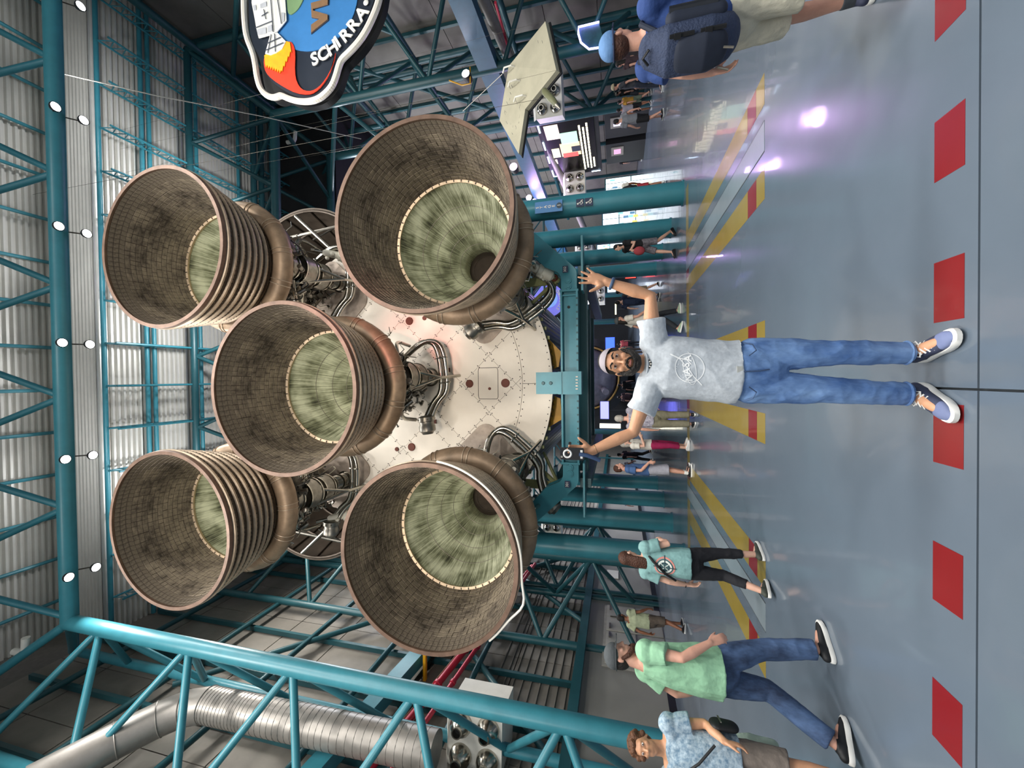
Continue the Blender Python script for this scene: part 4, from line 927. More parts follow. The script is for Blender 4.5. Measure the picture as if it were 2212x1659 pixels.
# ---- light trusses crossing the far gallery
for k, (y, z, x0, x1, lab) in enumerate(((25, 6.0, -9, 11, 'nearest light teal truss crossing the dim gallery'), (31, 5.6, -9, 11, 'second light teal truss crossing the dim gallery'), (38, 5.2, -9, 11, 'third light teal truss crossing the dim gallery'), (46, 4.8, -9, 11, 'farthest light teal truss crossing the dim gallery'))):
    t = thing('gallery_truss', lab, 'truss', (0, y, z), group='trusses of the far gallery')
    for dz in (0, .8): MB().tube((x0, 0, dz), (x1, 0, dz), .07, 8).build('chord', TEAL_SHADED, t)
    n = 20
    for i in range(n): a = x0+(x1-x0)*i/n; b = x0+(x1-x0)*(i+1)/n; MB().tube((a, 0, 0 if i % 2 else .8), (b, 0, .8 if i % 2 else 0), .04, 6).build('brace', TEAL_SHADED, t)
    for x in (x0, x1): MB().tube((x, 0, -z), (x, 0, .8), .09, 8).build('leg', TEAL_SHADED, t)
# ================================================================== PEOPLE
TMP = bpy.data.scenes.new('workbench')
def organic(mb, name, mat, vox=.008, it=4, fac=.5):
    """weld overlapping closed shapes into one continuous smooth skin"""
    me = bpy.data.meshes.new(name); me.from_pydata(mb.v, [], mb.f)
    bm = bmesh.new(); bm.from_mesh(me); bmesh.ops.recalc_face_normals(bm, faces=bm.faces); bm.to_mesh(me); bm.free()
    o = bpy.data.objects.new(name, me); TMP.collection.objects.link(o)
    r = o.modifiers.new('r', 'REMESH'); r.mode = 'VOXEL'; r.voxel_size = vox
    s = o.modifiers.new('s', 'SMOOTH'); s.factor = fac; s.iterations = it
    vl = TMP.view_layers[0]; vl.update(); dg = vl.depsgraph
    res = bpy.data.meshes.new_from_object(o.evaluated_get(dg)); res.name = name
    bpy.data.objects.remove(o, do_unlink=True); bpy.data.meshes.remove(me)
    res.materials.clear(); res.materials.append(mat); res.polygons.foreach_set('use_smooth', [True]*len(res.polygons)); res.update()
    return res
from mathutils import noise as mnoise
def folds(me, amp=.006, sc=(7, 7, 3.2), seed=0.):
    """press soft creases into a garment along its surface normals"""
    n = len(me.vertices); co = np.empty(n*3); no = np.empty(n*3); me.vertices.foreach_get('co', co); me.vertices.foreach_get('normal', no)
    co = co.reshape(-1, 3); no = no.reshape(-1, 3); d = np.empty(n)
    for i in range(n):
        x, y, z = co[i]; q = mnoise.noise((x*sc[0]+z*1.3+seed, y*sc[1], z*sc[2]+x*2.1)); q2 = mnoise.noise((x*sc[0]*2.1+seed+z*3, y*sc[1]*2, z*sc[2]*2.4-x*4))
        d[i] = (1-2.2*abs(q))*.75+(1-2.2*abs(q2))*.35-.55
    co += no*(d*amp)[:, None]; me.vertices.foreach_set('co', co.ravel()); me.update(); return me
def limb(mb, pts, radii, side=None, n=14, cap0=True, cap1=True):
    """sweep of elliptical sections; round or flat ends"""
    P_ = [Vector(p) for p in pts]; R_ = [(r, r) if not isinstance(r, (tuple, list)) else tuple(r) for r in radii]
    ring = []
    m = len(P_)
    for i in range(m):
        t = (P_[min(i+1, m-1)]-P_[max(i-1, 0)]).normalized()
        if side is not None: x = Vector(side); x = x-t*x.dot(t)
        else: x = frame_of(t)[0] if i == 0 else ring[-1][1]-t*ring[-1][1].dot(t)
        if x.length < 1e-5: x = frame_of(t)[0]
        x.normalize(); ring.append((P_[i], x, t.cross(x), R_[i], t))
    seq = []
    def cap(c, x, y, r, t, s):
        k = (r[0]+r[1])/2
        return [(c+t*s*k*math.sin(a), x, y, (r[0]*math.cos(a), r[1]*math.cos(a)), t) for a in (.45, .9, 1.3)]
    if cap0: seq += list(reversed(cap(*ring[0][:4], ring[0][4], -1)))
    seq += ring
    if cap1: seq += cap(*ring[-1][:4], ring[-1][4], 1)
    vs = []
    for (c, x, y, r, t) in seq:
        for k in range(n):
            a = 2*PI*k/n; vs.append(c+x*r[0]*math.cos(a)+y*r[1]*math.sin(a))
    q = len(seq); fs = [(i*n+k, i*n+(k+1) % n, (i+1)*n+(k+1) % n, (i+1)*n+k) for i in range(q-1) for k in range(n)]
    fs += [tuple(range(n-1, -1, -1)), tuple((q-1)*n+k for k in range(n))]
    mb.add(vs, fs); return mb
def oball(mb, c, r, F, S, U, n=14, m=9):
    """ellipsoid in the frame side, forward, up"""
    t = MB().ball((0, 0, 0), 1, n, m); c = Vector(c)
    mb.add([c+S*v[0]*r[0]+F*v[1]*r[1]+U*v[2]*r[2] for v in t.v], t.f); return mb
def hand(mb, w, d, n, thumb, s=1., curl=(.25, .25, .3, .35), spread=.16, tcurl=.3, tout=.42):
    """palm + five fingers. d: hand direction, n: palm normal (fingers curl towards it), thumb: side the thumb is on"""
    w, d = Vector(w), Vector(d).normalized(); n = Vector(n); n = (n-d*n.dot(d)).normalized(); th = Vector(thumb); th = (th-d*th.dot(d)-n*th.dot(n)).normalized()
    limb(mb, [w-d*.02*s, w+d*.02*s, w+d*.055*s, w+d*.09*s], [(.026*s, .019*s), (.032*s, .017*s), (.039*s, .015*s), (.038*s, .012*s)], th)
    oball(mb, w+d*.035*s+th*.022*s+n*.008*s, (.017*s, .03*s, .015*s), d, th, n, 10, 7)
    for k, (off, L_, b) in enumerate(((.029, .072, .0), (.010, .082, .004), (-.010, .077, .002), (-.028, .060, -.006))):
        c = w+d*(.088+b)*s+th*off*s; a = spread*(1.5-k)*.75; dd = (d*math.cos(a)+th*math.sin(a)).normalized(); pts = [c-dd*.02*s, c]; ang = 0
        for j, f in enumerate((.42, .32, .26)):
            ang += curl[k]*(1 if j else .6)
            pts.append(pts[-1]+(dd*math.cos(ang)+n*math.sin(ang))*L_*f*s)
        r = (.0098, .0098, .0092, .0084, .0072) if k < 3 else (.0088, .0088, .0082, .0074, .0064)
        limb(mb, pts, [q*s for q in r], n=8)
    c = w+d*.022*s+th*.03*s+n*.004*s; d1 = (th*tout+d*.72+n*.25).normalized(); d2 = (d1+(d*.5+n*tcurl)*.6).normalized()
    limb(mb, [c-d1*.01*s, c+d1*.03*s, c+d1*.03*s+d2*.028*s, c+d1*.03*s+d2*.05*s], [.014*s, .0125*s, .011*s, .0085*s], n=8)
def skin_mat(name, col):
    m = M(name, col, .5, 0, .07, 14, .05, 120); b = m.node_tree.nodes['Principled BSDF']
    b.inputs['Subsurface Weight'].default_value = .08; b.inputs['Subsurface Radius'].default_value = (.012, .005, .003); return m
SK1, SK2, SK3, SK4 = skin_mat('skin_tan', '#cf9a77'), skin_mat('skin_pink', '#d29f8a'), skin_mat('skin_brown', '#8a5a40'), skin_mat('skin_fair', '#dcae98')
def cloth(name, col, var=.1, scale=9, bump=.5, bs=14): return M('cloth_'+name, col, .85, 0, var, scale, bump, bs)
def denim(name, col, col2): return M('denim_'+name, col, .85, 0, .1, 7, .5, 16, col2=col2, stretch=(1, 1, .45))
DENIM = denim('blue', '#7b9dcb', '#3c619b'); DENIMD = denim('dark', '#55709a', '#22304a')
SHOEW = M('shoe_white', '#e8e8e4', .5, 0, .05)
def shoe(parent, an, d, up, s, mat, sole, vox, name='shoe', lace=None, det=False):
    an, d = Vector(an), Vector(d).normalized(); up = Vector(up); up = (up-d*up.dot(d)).normalized(); S = d.cross(up).normalized(); h = .085*s
    g = lambda x, z, y=0.: an+d*x*s+up*(z*s-h)+S*y*s
    mb = MB(); limb(mb, [g(-.055, .055), g(-.02, .06), g(.04, .058), (g(.1, .048)), g(.15, .04), g(.185, .036)], [(.034*s, .035*s), (.04*s, .045*s), (.042*s, .04*s), (.046*s, .032*s), (.045*s, .026*s), (.034*s, .02*s)], S)
    limb(mb, [g(0, .05), g(0, .10)], [.042*s, .044*s], cap1=False)
    o = obj(name, organic(mb, 'shoe', mat, vox, 3), parent)
    out = [(-.09, -.022), (-.1, 0), (-.09, .022), (-.05, .038), (.0, .04), (.06, .042), (.12, .052), (.17, .05), (.205, .034), (.222, 0), (.205, -.034), (.17, -.05), (.12, -.052), (.06, -.042), (0, -.04), (-.05, -.038)]
    out = smooth2(out, 1)
    so = MB(); n = len(out); vs = []
    for zf, k in ((.002, .93), (.008, 1.0), (.03, 1.0), (.038, .95)):
        for (x, y) in out: vs.append(g(x*k+.005, zf+max(0, x-.15)*.12, y*k))
    fs = [tuple(range(n-1, -1, -1)), tuple(3*n+k for k in range(n))]+[(i*n+k, i*n+(k+1) % n, (i+1)*n+(k+1) % n, (i+1)*n+k) for i in range(3) for k in range(n)]
    so.add(vs, fs).build('sole', sole, o, 40)
    if det:
        for k in range(6):
            x = .035+.018*k; z = .10-.0085*k
            MB().path([g(x, z-.012, -.034), g(x+.004, z+.004, -.012), g(x+.012, z+.004, .012), g(x+.016, z-.012, .034)], .0045*s, 6).build('lace', SHOEW, o)
        for sx in (-1, 1): MB().path([g(.035, .10, 0), g(.02, .105, sx*.03), g(.045, .095, sx*.045), g(.055, .09, sx*.015)], .004*s, 6).build('lace', SHOEW, o)
        tb = MB(); limb(tb, [g(.13, .046), g(.165, .043), g(.19, .039)], [(.046*s, .026*s), (.044*s, .023*s), (.03*s, .016*s)], S); obj('toe_cap', organic(tb, 'toe_cap', M('shoe_grey', '#6f7aa0', .7), vox, 3), o)
    return o
def v3(*a): return Vector(a)
def skeleton(h=1.75, **kw):
    """figure facing -Y at the origin, person's left is +X"""
    s = h/1.75; J = dict(pelvis=v3(0, 0, .95), chest=v3(0, .0, 1.27), neck=v3(0, .015, 1.46), head=v3(0, -.015, 1.625),
        shL=v3(.185, 0, 1.41), elL=v3(.245, .03, 1.13), wrL=v3(.25, -.04, .89), shR=v3(-.185, 0, 1.41), elR=v3(-.245, .03, 1.13), wrR=v3(-.25, -.04, .89),
        hipL=v3(.092, 0, .91), knL=v3(.1, -.02, .5), anL=v3(.105, .03, .085), hipR=v3(-.092, 0, .91), knR=v3(-.1, -.02, .5), anR=v3(-.105, .03, .085),
        toeL=v3(.15, -1, 0), toeR=v3(-.15, -1, 0), hf=v3(0, -1, 0), hu=v3(0, 0, 1), hdL=v3(.02, -.1, -1), hdR=v3(-.02, -.1, -1), pnL=v3(-1, 0, 0), pnR=v3(1, 0, 0), thL=v3(0, -1, 0), thR=v3(0, -1, 0))
    for k, v in kw.items(): J[k] = Vector(v)
    for k in J:
        if k not in ('toeL', 'toeR', 'hf', 'hu', 'hdL', 'hdR', 'pnL', 'pnR', 'thL', 'thR'): J[k] = J[k]*s
    J['s'] = s; return J
def body_prims(J, fat=1., handopt={}):
    s = J['s']; mb = MB(); S = (J['shL']-J['shR']).normalized(); pv, chx, nk = J['pelvis'], J['chest'], J['neck']; f = fat
    limb(mb, [pv-v3(0, 0, .05*s), pv+v3(0, 0, .03*s), pv.lerp(chx, .45), chx, chx.lerp(nk, .6)], [(.14*s*f, .1*s*f), (.15*s*f, .105*s*f), (.135*s*f, .1*s*f), (.15*s*f, .105*s*f), (.12*s, .08*s)], S)
    hf, hu = J['hf'].normalized(), J['hu'].normalized(); hc = J['head']; hs = hf.cross(hu).normalized(); hu = hs.cross(hf)
    limb(mb, [chx.lerp(nk, .7), nk, hc-hu*.05*s-hf*.012*s], [.075*s, .057*s, .055*s])
    limb(mb, [nk.lerp(J['shL'], .2)-v3(0, 0, .03*s), J['shL']], [.05*s, .052*s]); limb(mb, [nk.lerp(J['shR'], .2)-v3(0, 0, .03*s), J['shR']], [.05*s, .052*s])
    for q in 'LR':
        sh, el, wr = J['sh'+q], J['el'+q], J['wr'+q]; a = el.lerp(wr, .35)
        limb(mb, [sh, sh.lerp(el, .5), el, a, wr], [.05*s, .046*s, .037*s, .04*s, .026*s])
        ho = dict(curl=(.35, .4, .45, .5), spread=.08); ho.update(handopt.get(q, {}))
        hand(mb, wr, J['hd'+q], J['pn'+q], J['th'+q], s, **ho)
        hp, kn, an = J['hip'+q], J['kn'+q], J['an'+q]
        limb(mb, [hp, hp.lerp(kn, .5), kn, kn.lerp(an, .3), kn.lerp(an, .6), an], [.08*s*f, .07*s, .052*s, .055*s, .045*s, .035*s])
        limb(mb, [an, an+(Vector(J['toe'+q]).normalized())*.12*s-v3(0, 0, .035*s)], [.034*s, .03*s])
    # head
    sc = s
    oball(mb, hc+hu*.025*sc-hf*.008*sc, (.074*sc, .094*sc, .094*sc), hf, hs, hu, 18, 12)
    oball(mb, hc-hu*.055*sc+hf*.022*sc, (.056*sc, .062*sc, .058*sc), hf, hs, hu)
    oball(mb, hc-hu*.092*sc+hf*.055*sc, (.026*sc, .024*sc, .02*sc), hf, hs, hu)
    oball(mb, hc+hu*.03*sc+hf*.07*sc, (.052*sc, .02*sc, .016*sc), hf, hs, hu)
    limb(mb, [hc+hu*.015*sc+hf*.08*sc, hc-hu*.012*sc+hf*.094*sc, hc-hu*.028*sc+hf*.102*sc], [.008*sc, .0095*sc, .0135*sc], n=10)
    for d in (-1, 1):
        oball(mb, hc-hu*.032*sc+hf*.09*sc+hs*d*.012*sc, (.009*sc, .01*sc, .008*sc), hf, hs, hu, 10, 7)
        oball(mb, hc-hu*.022*sc+hf*.06*sc+hs*d*.038*sc, (.022*sc, .02*sc, .02*sc), hf, hs, hu, 10, 7)
        oball(mb, hc-hu*.012*sc-hf*.008*sc+hs*d*.078*sc, (.01*sc, .02*sc, .03*sc), (hf-hs*d*.3).normalized(), hs, hu, 12, 8)
    oball(mb, hc-hu*.058*sc+hf*.082*sc, (.022*sc, .01*sc, .006*sc), hf, hs, hu, 12, 7); oball(mb, hc-hu*.069*sc+hf*.08*sc, (.02*sc, .011*sc, .007*sc), hf, hs, hu, 12, 7)
    return mb, hc, hf, hu, hs
def upper_cloth(J, grow=.022, hem=None, sleeve=.6, fat=1., loose=.0, neck_h=.9):
    s = J['s']; mb = MB(); S = (J['shL']-J['shR']).normalized(); pv, chx, nk = J['pelvis'], J['chest'], J['neck']; f = fat
    lo = pv+v3(0, 0, (hem if hem is not None else -.02)*s); w = grow*s
    limb(mb, [lo, pv.lerp(chx, .2), pv.lerp(chx, .55), chx, chx.lerp(nk, .5), chx.lerp(nk, neck_h)], [((.15+loose)*s*f+w, (.107+loose)*s*f+w), ((.15+loose*.9)*s*f+w, (.105+loose)*s*f+w), ((.146+loose*.6)*s*f+w, (.103+loose*.6)*s*f+w), (.16*s*f+w, .108*s*f+w), (.15*s+w, .085*s+w), (.066*s+w, .056*s+w)], S, 24, False, False)
    for q in 'LR':
        sh, el, wr = J['sh'+q], J['el'+q], J['wr'+q]; e = sh.lerp(el, min(sleeve, 1.)); base = chx.lerp(nk, .55)
        pts = [base.lerp(sh, .45)-v3(0, 0, .02*s), sh.lerp(base, .12), sh.lerp(el, .3), e]; rr = [.07*s+w*.5, .061*s+w, .057*s+w*1.25, (.052 if sleeve <= 1 else .042)*s+w*1.5]
        if sleeve > 1: pts.append(el.lerp(wr, sleeve-1)); rr.append(.032*s+w)
        limb(mb, pts, rr, None, 16, True, False); S3 = v3(1, 0, 0); oball(mb, sh, (.068*s+w,)*3, v3(0, 1, 0), S3, v3(0, 0, 1))
    return mb
def lower_cloth(J, grow=.02, length=1.9, top=.06, fat=1., flare=1.):
    s = J['s']; mb = MB(); S = (J['hipL']-J['hipR']).normalized(); pv = J['pelvis']; w = grow*s; f = fat
    limb(mb, [pv+v3(0, 0, top*s), pv+v3(0, 0, 0), J['hipL'].lerp(J['hipR'], .5)-v3(0, 0, .045*s)], [(.145*s*f+w, .1*s*f+w), (.152*s*f+w, .108*s*f+w), (.145*s*f+w, .1*s*f+w)], S, 24, False, True)
    for q in 'LR':
        hp, kn, an = J['hip'+q], J['kn'+q], J['an'+q]
        pts = [hp, hp.lerp(kn, .5)]; rr = [.085*s*f+w, .074*s+w*1.1*flare]
        if length <= 1: pts = [hp, hp.lerp(kn, length*.5), hp.lerp(kn, length)]; rr = [.085*s*f+w, .078*s+w*1.2*flare, .068*s+w*1.9*flare]
        else:
            pts += [kn, kn.lerp(an, (length-1)*.5), kn.lerp(an, length-1)]; rr += [.057*s+w*flare, .052*s+w*1.05*flare, .043*s+w*1.3*flare]
        limb(mb, pts, rr, None, 16, True, False)
    return mb
def head_gear(t, hc, hf, hu, hs, s, hair=None, hstyle='short', cap=None, brim=None, back=False, vox=.008, beard=None):
    if hair:
        mb = MB(); oball(mb, hc+hu*.04*s-hf*.02*s, (.083*s, .094*s, .092*s), hf, hs, hu, 18, 12); oball(mb, hc-hu*.005*s-hf*.045*s, (.079*s, .066*s, .085*s), hf, hs, hu)
        if hstyle == 'long':
            limb(mb, [hc-hf*.05*s+hu*.02*s, hc-hf*.075*s-hu*.1*s, hc-hf*.085*s-hu*.22*s, hc-hf*.08*s-hu*.3*s], [(.075*s, .05*s), (.085*s, .045*s), (.085*s, .035*s), (.05*s, .02*s)], hs)
        if hstyle == 'curly':
            rn = random.Random(1)
            for k in range(46):
                a, b = rn.uniform(0, 2*PI), rn.uniform(-.3, 1.5); d = (hs*math.cos(a)*math.cos(b)+hf*math.sin(a)*math.cos(b)+hu*math.sin(b))
                if d.dot(hf) > .55 and d.dot(hu) < .62: continue
                oball(mb, hc+hu*.03*s-hf*.01*s+d*.09*s, (.026*s, .026*s, .026*s), hf, hs, hu, 8, 6)
        if hstyle == 'bob': limb(mb, [hc-hf*.035*s+hu*.03*s, hc-hf*.045*s-hu*.05*s, hc-hf*.045*s-hu*.12*s], [(.09*s, .07*s), (.095*s, .065*s), (.08*s, .05*s)], hs)
        obj('hair', organic(mb, 'hair', hair, max(vox*.8, .005), 2), t)
    if cap:
        mb = MB(); oball(mb, hc+hu*.052*s-hf*.012*s, (.087*s, .105*s, .082*s), hf, hs, hu, 20, 12); c = organic(mb, 'cap', cap, max(vox*.8, .005), 3)
        o = obj('cap', c, t); bf = -hf if back else hf
        if brim:
            vs = []; n = 12; B0 = hc+hu*.045*s+bf*.07*s
            for z in (0, .006):
                for k in range(n+1):
                    a = PI*k/n; vs.append(B0+hs*.078*s*math.cos(a)+bf*(.095*s*math.sin(a))-hu*(z+.018*math.sin(a)+.012*abs(math.cos(a)))*s)
            m_ = MB().add(vs, [tuple(range(n+1)), tuple(range(2*n+1, n, -1))]+[(k, k+1, n+2+k, n+1+k) for k in range(n)]+[(n, 0, n+1, 2*n+1)]); m_.build('brim', brim, o, 30)
        MB().path([hc+hu*.03*s+hs*.0885*s*math.cos(a)+hf*(.106*s*math.sin(a)-.012*s) for a in [2*PI*k/30 for k in range(30)]], .006*s, 6, closed=True).build('cap_band', brim or cap, o)
def person(label, J, loc=(0, 0, 0), rot=0., skin=SK2, shirt=None, pants=None, shoes=BLACK, sole=SHOEW, sleeve=.6, plen=1.9, hem=None, fat=1., loose=.015, vox=.011, hair=None, hstyle='short', cap=None, brim=None, back=False, handopt={}, group=None, top=.06, flare=1., grow=.022, socks=None, det=False, it=4, hvox=None):
    t = thing('person', label, 'person', loc, rot, group); s = J['s']
    mb, hc, hf, hu, hs = body_prims(J, fat, handopt)
    obj('body', organic(mb, 'body', skin, vox, 2 if vox > .008 else 3), t)
    R = {}
    if shirt: R['shirt'] = obj('shirt', folds(organic(upper_cloth(J, grow, hem, sleeve, fat, loose), 'shirt', shirt, vox, it), .010, seed=hash(label) % 97*.7 if False else len(label)*.7), t)
    if pants: R['pants'] = obj('shorts' if plen <= 1 else 'trousers', folds(organic(lower_cloth(J, grow*.85, plen, top, fat, flare), 'trousers', pants, vox, it), .007, (8, 8, 5), len(label)*.3), t)
    for q in 'LR':
        if shoes: shoe(t, J['an'+q], J['toe'+q], v3(0, 0, 1), s, shoes, sole, max(vox*.8, .006), det=det)
        if socks:
            m_ = MB(); limb(m_, [J['an'+q], J['an'+q].lerp(J['kn'+q], .22)], [.043*s, .046*s], cap1=False); obj('sock', organic(m_, 'sock', socks, vox, 2), t)
    head_gear(t, hc, hf, hu, hs, s, hair, hstyle, cap, brim, back, hvox or vox)
    R.update(t=t, hc=hc, hf=hf, hu=hu, hs=hs, s=s); return R
def decal(me_target, verts2, faces, origin, ax, ay, direction, mat, name, parent, off=.003, thick=.0):
    """drape flat shapes onto a garment by casting along a direction"""
    bm = bmesh.new(); bm.from_mesh(me_target); bv = BVHTree.FromBMesh(bm); bm.free()
    d = Vector(direction).normalized(); vs = []
    for (u, v) in verts2:
        p = Vector(origin)+Vector(ax)*u+Vector(ay)*v; h = bv.ray_cast(p-d*.5, d)
        vs.append((h[0]-d*off) if h[0] is not None else p)
    return MB().add(vs, faces).build(name, mat, parent, 60)
def stroke(pts, w):
    """polyline ribbon in 2-D -> (verts, faces)"""
    vs, fs = [], []
    for i, p in enumerate(pts):
        a, b = pts[max(i-1, 0)], pts[min(i+1, len(pts)-1)]; dx, dy = b[0]-a[0], b[1]-a[1]; l = math.hypot(dx, dy) or 1; nx, ny = -dy/l*w/2, dx/l*w/2
        vs += [(p[0]+nx, p[1]+ny), (p[0]-nx, p[1]-ny)]
        if i: k = 2*i; fs.append((k-2, k-1, k+1, k))
    return vs, fs
def dense(pts, step=.012):
    o = [pts[0]]
    for a, b in zip(pts, pts[1:]):
        n = max(1, int(math.hypot(b[0]-a[0], b[1]-a[1])/step)); o += [(a[0]+(b[0]-a[0])*k/n, a[1]+(b[1]-a[1])*k/n) for k in range(1, n+1)]
    return o
# ---- the man in the middle, arms raised, phone in his right hand
YM = 2.62
mj = lambda x, y, Y=YM: at(x, y, Y=Y)
B0 = v3(.0, YM, 0)
L_ = lambda v: Vector(v)-B0
def W(x, z, dy=0.): return v3(x, dy, z)
J = skeleton(1.75)
J['s'] = 1.0
J.update(pelvis=W(.02, .93, .0), chest=W(.055, 1.255, .0), neck=W(.072, 1.455, .0), head=W(.092, 1.612, -.03), hf=v3(-.03, -1, .0), hu=v3(.13, 0, 1),
    shL=W(.232, 1.415, .0), elL=W(.49, 1.425, .0), wrL=W(.588, 1.685, -.03), shR=W(-.1, 1.45, .0), elR=W(-.345, 1.53, .0), wrR=W(-.465, 1.785, -.03),
    hipL=W(.112, .87, 0), knL=W(.118, .47, -.02), anL=W(.108, .088, .02), hipR=W(-.065, .875, 0), knR=W(-.09, .47, -.02), anR=W(-.112, .088, .02),
    toeL=v3(.40, -1, 0), toeR=v3(-.62, -1, 0), hdL=v3(.33, -.1, 1), pnL=v3(.1, -1, .1), thL=v3(-1, 0, 0), hdR=v3(-.02, -.1, 1), pnR=v3(0.2, -1, 0), thR=v3(1, 0, 0))
TEE = M('tee_heather', '#bcc3ca', .9, 0, .10, 55, .45, 9)
NAVYSH = M('shoe_navy', '#343a52', .7, 0, .12, 30)
man = person('bearded man in a pale blue T-shirt and jeans, arms raised, in the centre', J, (0, YM, 0), 0, SK1, None, None, NAVYSH, SHOEW, vox=.0055, det=True,
             handopt={'L': dict(curl=(.08, .06, .06, .1), spread=.30, tcurl=-.1, tout=.95), 'R': dict(curl=(.5, .5, .5, .5), spread=.05, tcurl=.5, tout=.8)}, hvox=.005, hair=M('hair_black', '#17120f', .6, 0, .2, 40, .6, 90))
t, hc, hf, hu, hs, s = man['t'], man['hc'], man['hf'], man['hu'], man['hs'], 1.
# T-shirt: hangs straight, hem slanting
mb = MB(); S = v3(1, 0, -.05)
limb(mb, [W(.022, .945), W(.028, 1.05), W(.042, 1.2), W(.058, 1.33), W(.068, 1.42), W(.072, 1.475)], [(.19, .135), (.188, .132), (.186, .13), (.186, .125), (.15, .10), (.075, .07)], S, 28, False, False)
limb(mb, [W(.13, 1.39), W(.225, 1.41), W(.29, 1.415), W(.345, 1.42)], [.08, .086, .082, .086], None, 18, True, False)
limb(mb, [W(.0, 1.41), W(-.1, 1.445), W(-.155, 1.46), W(-.215, 1.485)], [.08, .086, .084, .088], None, 18, True, False)
tee = obj('shirt', folds(organic(mb, 'shirt', TEE, .006, 6), .011, (6, 6, 3.5), 3.), t)
mb = MB(); MB.path(mb, [W(.072+.07*math.cos(a), 1.462-.012*math.sin(a), -.012+.078*math.sin(a)*-1) for a in [2*PI*k/28 for k in range(28)]], .008, 6, closed=True); mb.build('collar', TEE, tee)
for z0 in (.962,):
    pass
# jeans, belt
mb = lower_cloth(J, .018, 1.93, .06, 1.0, .72)
jn = obj('jeans', folds(organic(mb, 'jeans', DENIM, .006, 4), .008, (8, 8, 6), 1.), t)
bl = MB(); limb(bl, [W(.02, .955), W(.02, .99)], [(.172, .128), (.170, .126)], v3(1, 0, 0), 28, False, False); obj('belt', organic(bl, 'belt', M('brown_leather', '#6f3f28', .5), .006, 3), t)
MB().box(W(.03, .968, -.132), (.038, .008, .028)).build('belt_buckle', M('silver_buckle', '#d9d6cc', .3, .8), t, 0)
for q in 'LR':
    a = J['kn'+q].lerp(J['an'+q], .9); MB().torus(a, .058, .008, 22, 6, axis='Z').build('jeans_cuff', DENIM, jn)
for sx in (1, -1):
    MB().path([W(.02+sx*.165, .93, -.06), W(.02+sx*.15, .895, -.10), W(.02+sx*.115, .885, -.128), W(.02+sx*.085, .925, -.138)], .0035, 5).build('pocket_seam', DENIMD, jn)
MB().path([W(.02, .95, -.133), W(.022, .87, -.134), W(.03, .82, -.125)], .004, 5).build('fly_seam', DENIMD, jn)
# face: eyes, brows, beard, moustache
EYE = M('eye_white', '#e9e4df', .25, 0, 0); IRIS = M('iris_brown', '#3a2416', .2, 0, 0); HAIRB = MATS['hair_black']; LIP = M('lip', '#b06a5c', .45)
E_ = lambda sx, fz, uz: hc+hs*sx+hf*fz+hu*uz
for d in (1, -1):
    e = MB(); oball(e, E_(d*.031, .0745, .019), (.0135, .0122, .0088), hf, hs, hu, 14, 10); eo = e.build('eye', EYE, t)
    i = MB(); oball(i, E_(d*.031, .084, .019), (.0075, .0045, .0075), hf, hs, hu, 12, 8); i.build('iris', IRIS, eo)
    l = MB(); limb(l, [E_(d*.016, .084, .0245), E_(d*.03, .0885, .029), E_(d*.046, .079, .0245)], [.0025, .0032, .0025], n=6); l.build('eyelid', SK1, eo)
    b = MB(); limb(b, [E_(d*.013, .0905, .040), E_(d*.03, .089, .047), E_(d*.05, .077, .041)], [(.004, .005), (.0045, .0055), (.002, .003)], n=8); b.build('eyebrow', HAIRB, t)
bd = MB()
for d in (1, -1):
    limb(bd, [E_(d*.071, .005, -.005), E_(d*.068, .015, -.045), E_(d*.058, .042, -.078), E_(d*.03, .068, -.105), E_(0, .076, -.11)], [(.010, .014), (.013, .018), (.017, .021), (.019, .02), (.02, .02)], n=12)
    limb(bd, [E_(d*.062, .03, -.05), E_(d*.045, .066, -.075), E_(d*.022, .088, -.088)], [.010, .012, .012], n=10)
    limb(bd, [E_(0, .102, -.044), E_(d*.016, .099, -.045), E_(d*.029, .089, -.056), E_(d*.033, .080, -.074)], [.006, .008, .008, .007], n=10)
oball(bd, E_(0, .088, -.09), (.018, .011, .012), hf, hs, hu, 12, 8)
obj('beard', organic(bd, 'beard', HAIRB, .0045, 3), t)
lp = MB(); oball(lp, E_(0, .094, -.064), (.02, .007, .0075), hf, hs, hu, 14, 8); lp.build('lips', LIP, t)
# pale cap worn backwards: band across the forehead
cp_ = MB(); oball(cp_, hc+hu*.042-hf*.010, (.083, .104, .084), hf, hs, hu, 24, 14)
cap_me = organic(cp_, 'cap', M('cap_lilac', '#a29aa0', .85, 0, .06, 30), .005, 3)
bm = bmesh.new(); bm.from_mesh(cap_me); bmesh.ops.bisect_plane(bm, geom=bm.verts[:]+bm.edges[:]+bm.faces[:], plane_co=hc+hu*.083+hf*.08, plane_no=(hu-hf*.42).normalized(), clear_inner=True); bm.to_mesh(cap_me); bm.free()
co = obj('cap', cap_me, t)
cb = MB(); oball(cb, hc+hu*.03-hf*.032, (.087, .088, .083), hf, hs, hu, 24, 14); bme = organic(cb, 'cap_back', M('cap_dark', '#23262c', .8), .005, 3)
bm = bmesh.new(); bm.from_mesh(bme); bmesh.ops.bisect_plane(bm, geom=bm.verts[:]+bm.edges[:]+bm.faces[:], plane_co=hc-hf*.0, plane_no=-hf, clear_inner=True); bm.to_mesh(bme); bm.free(); obj('cap_back', bme, co)
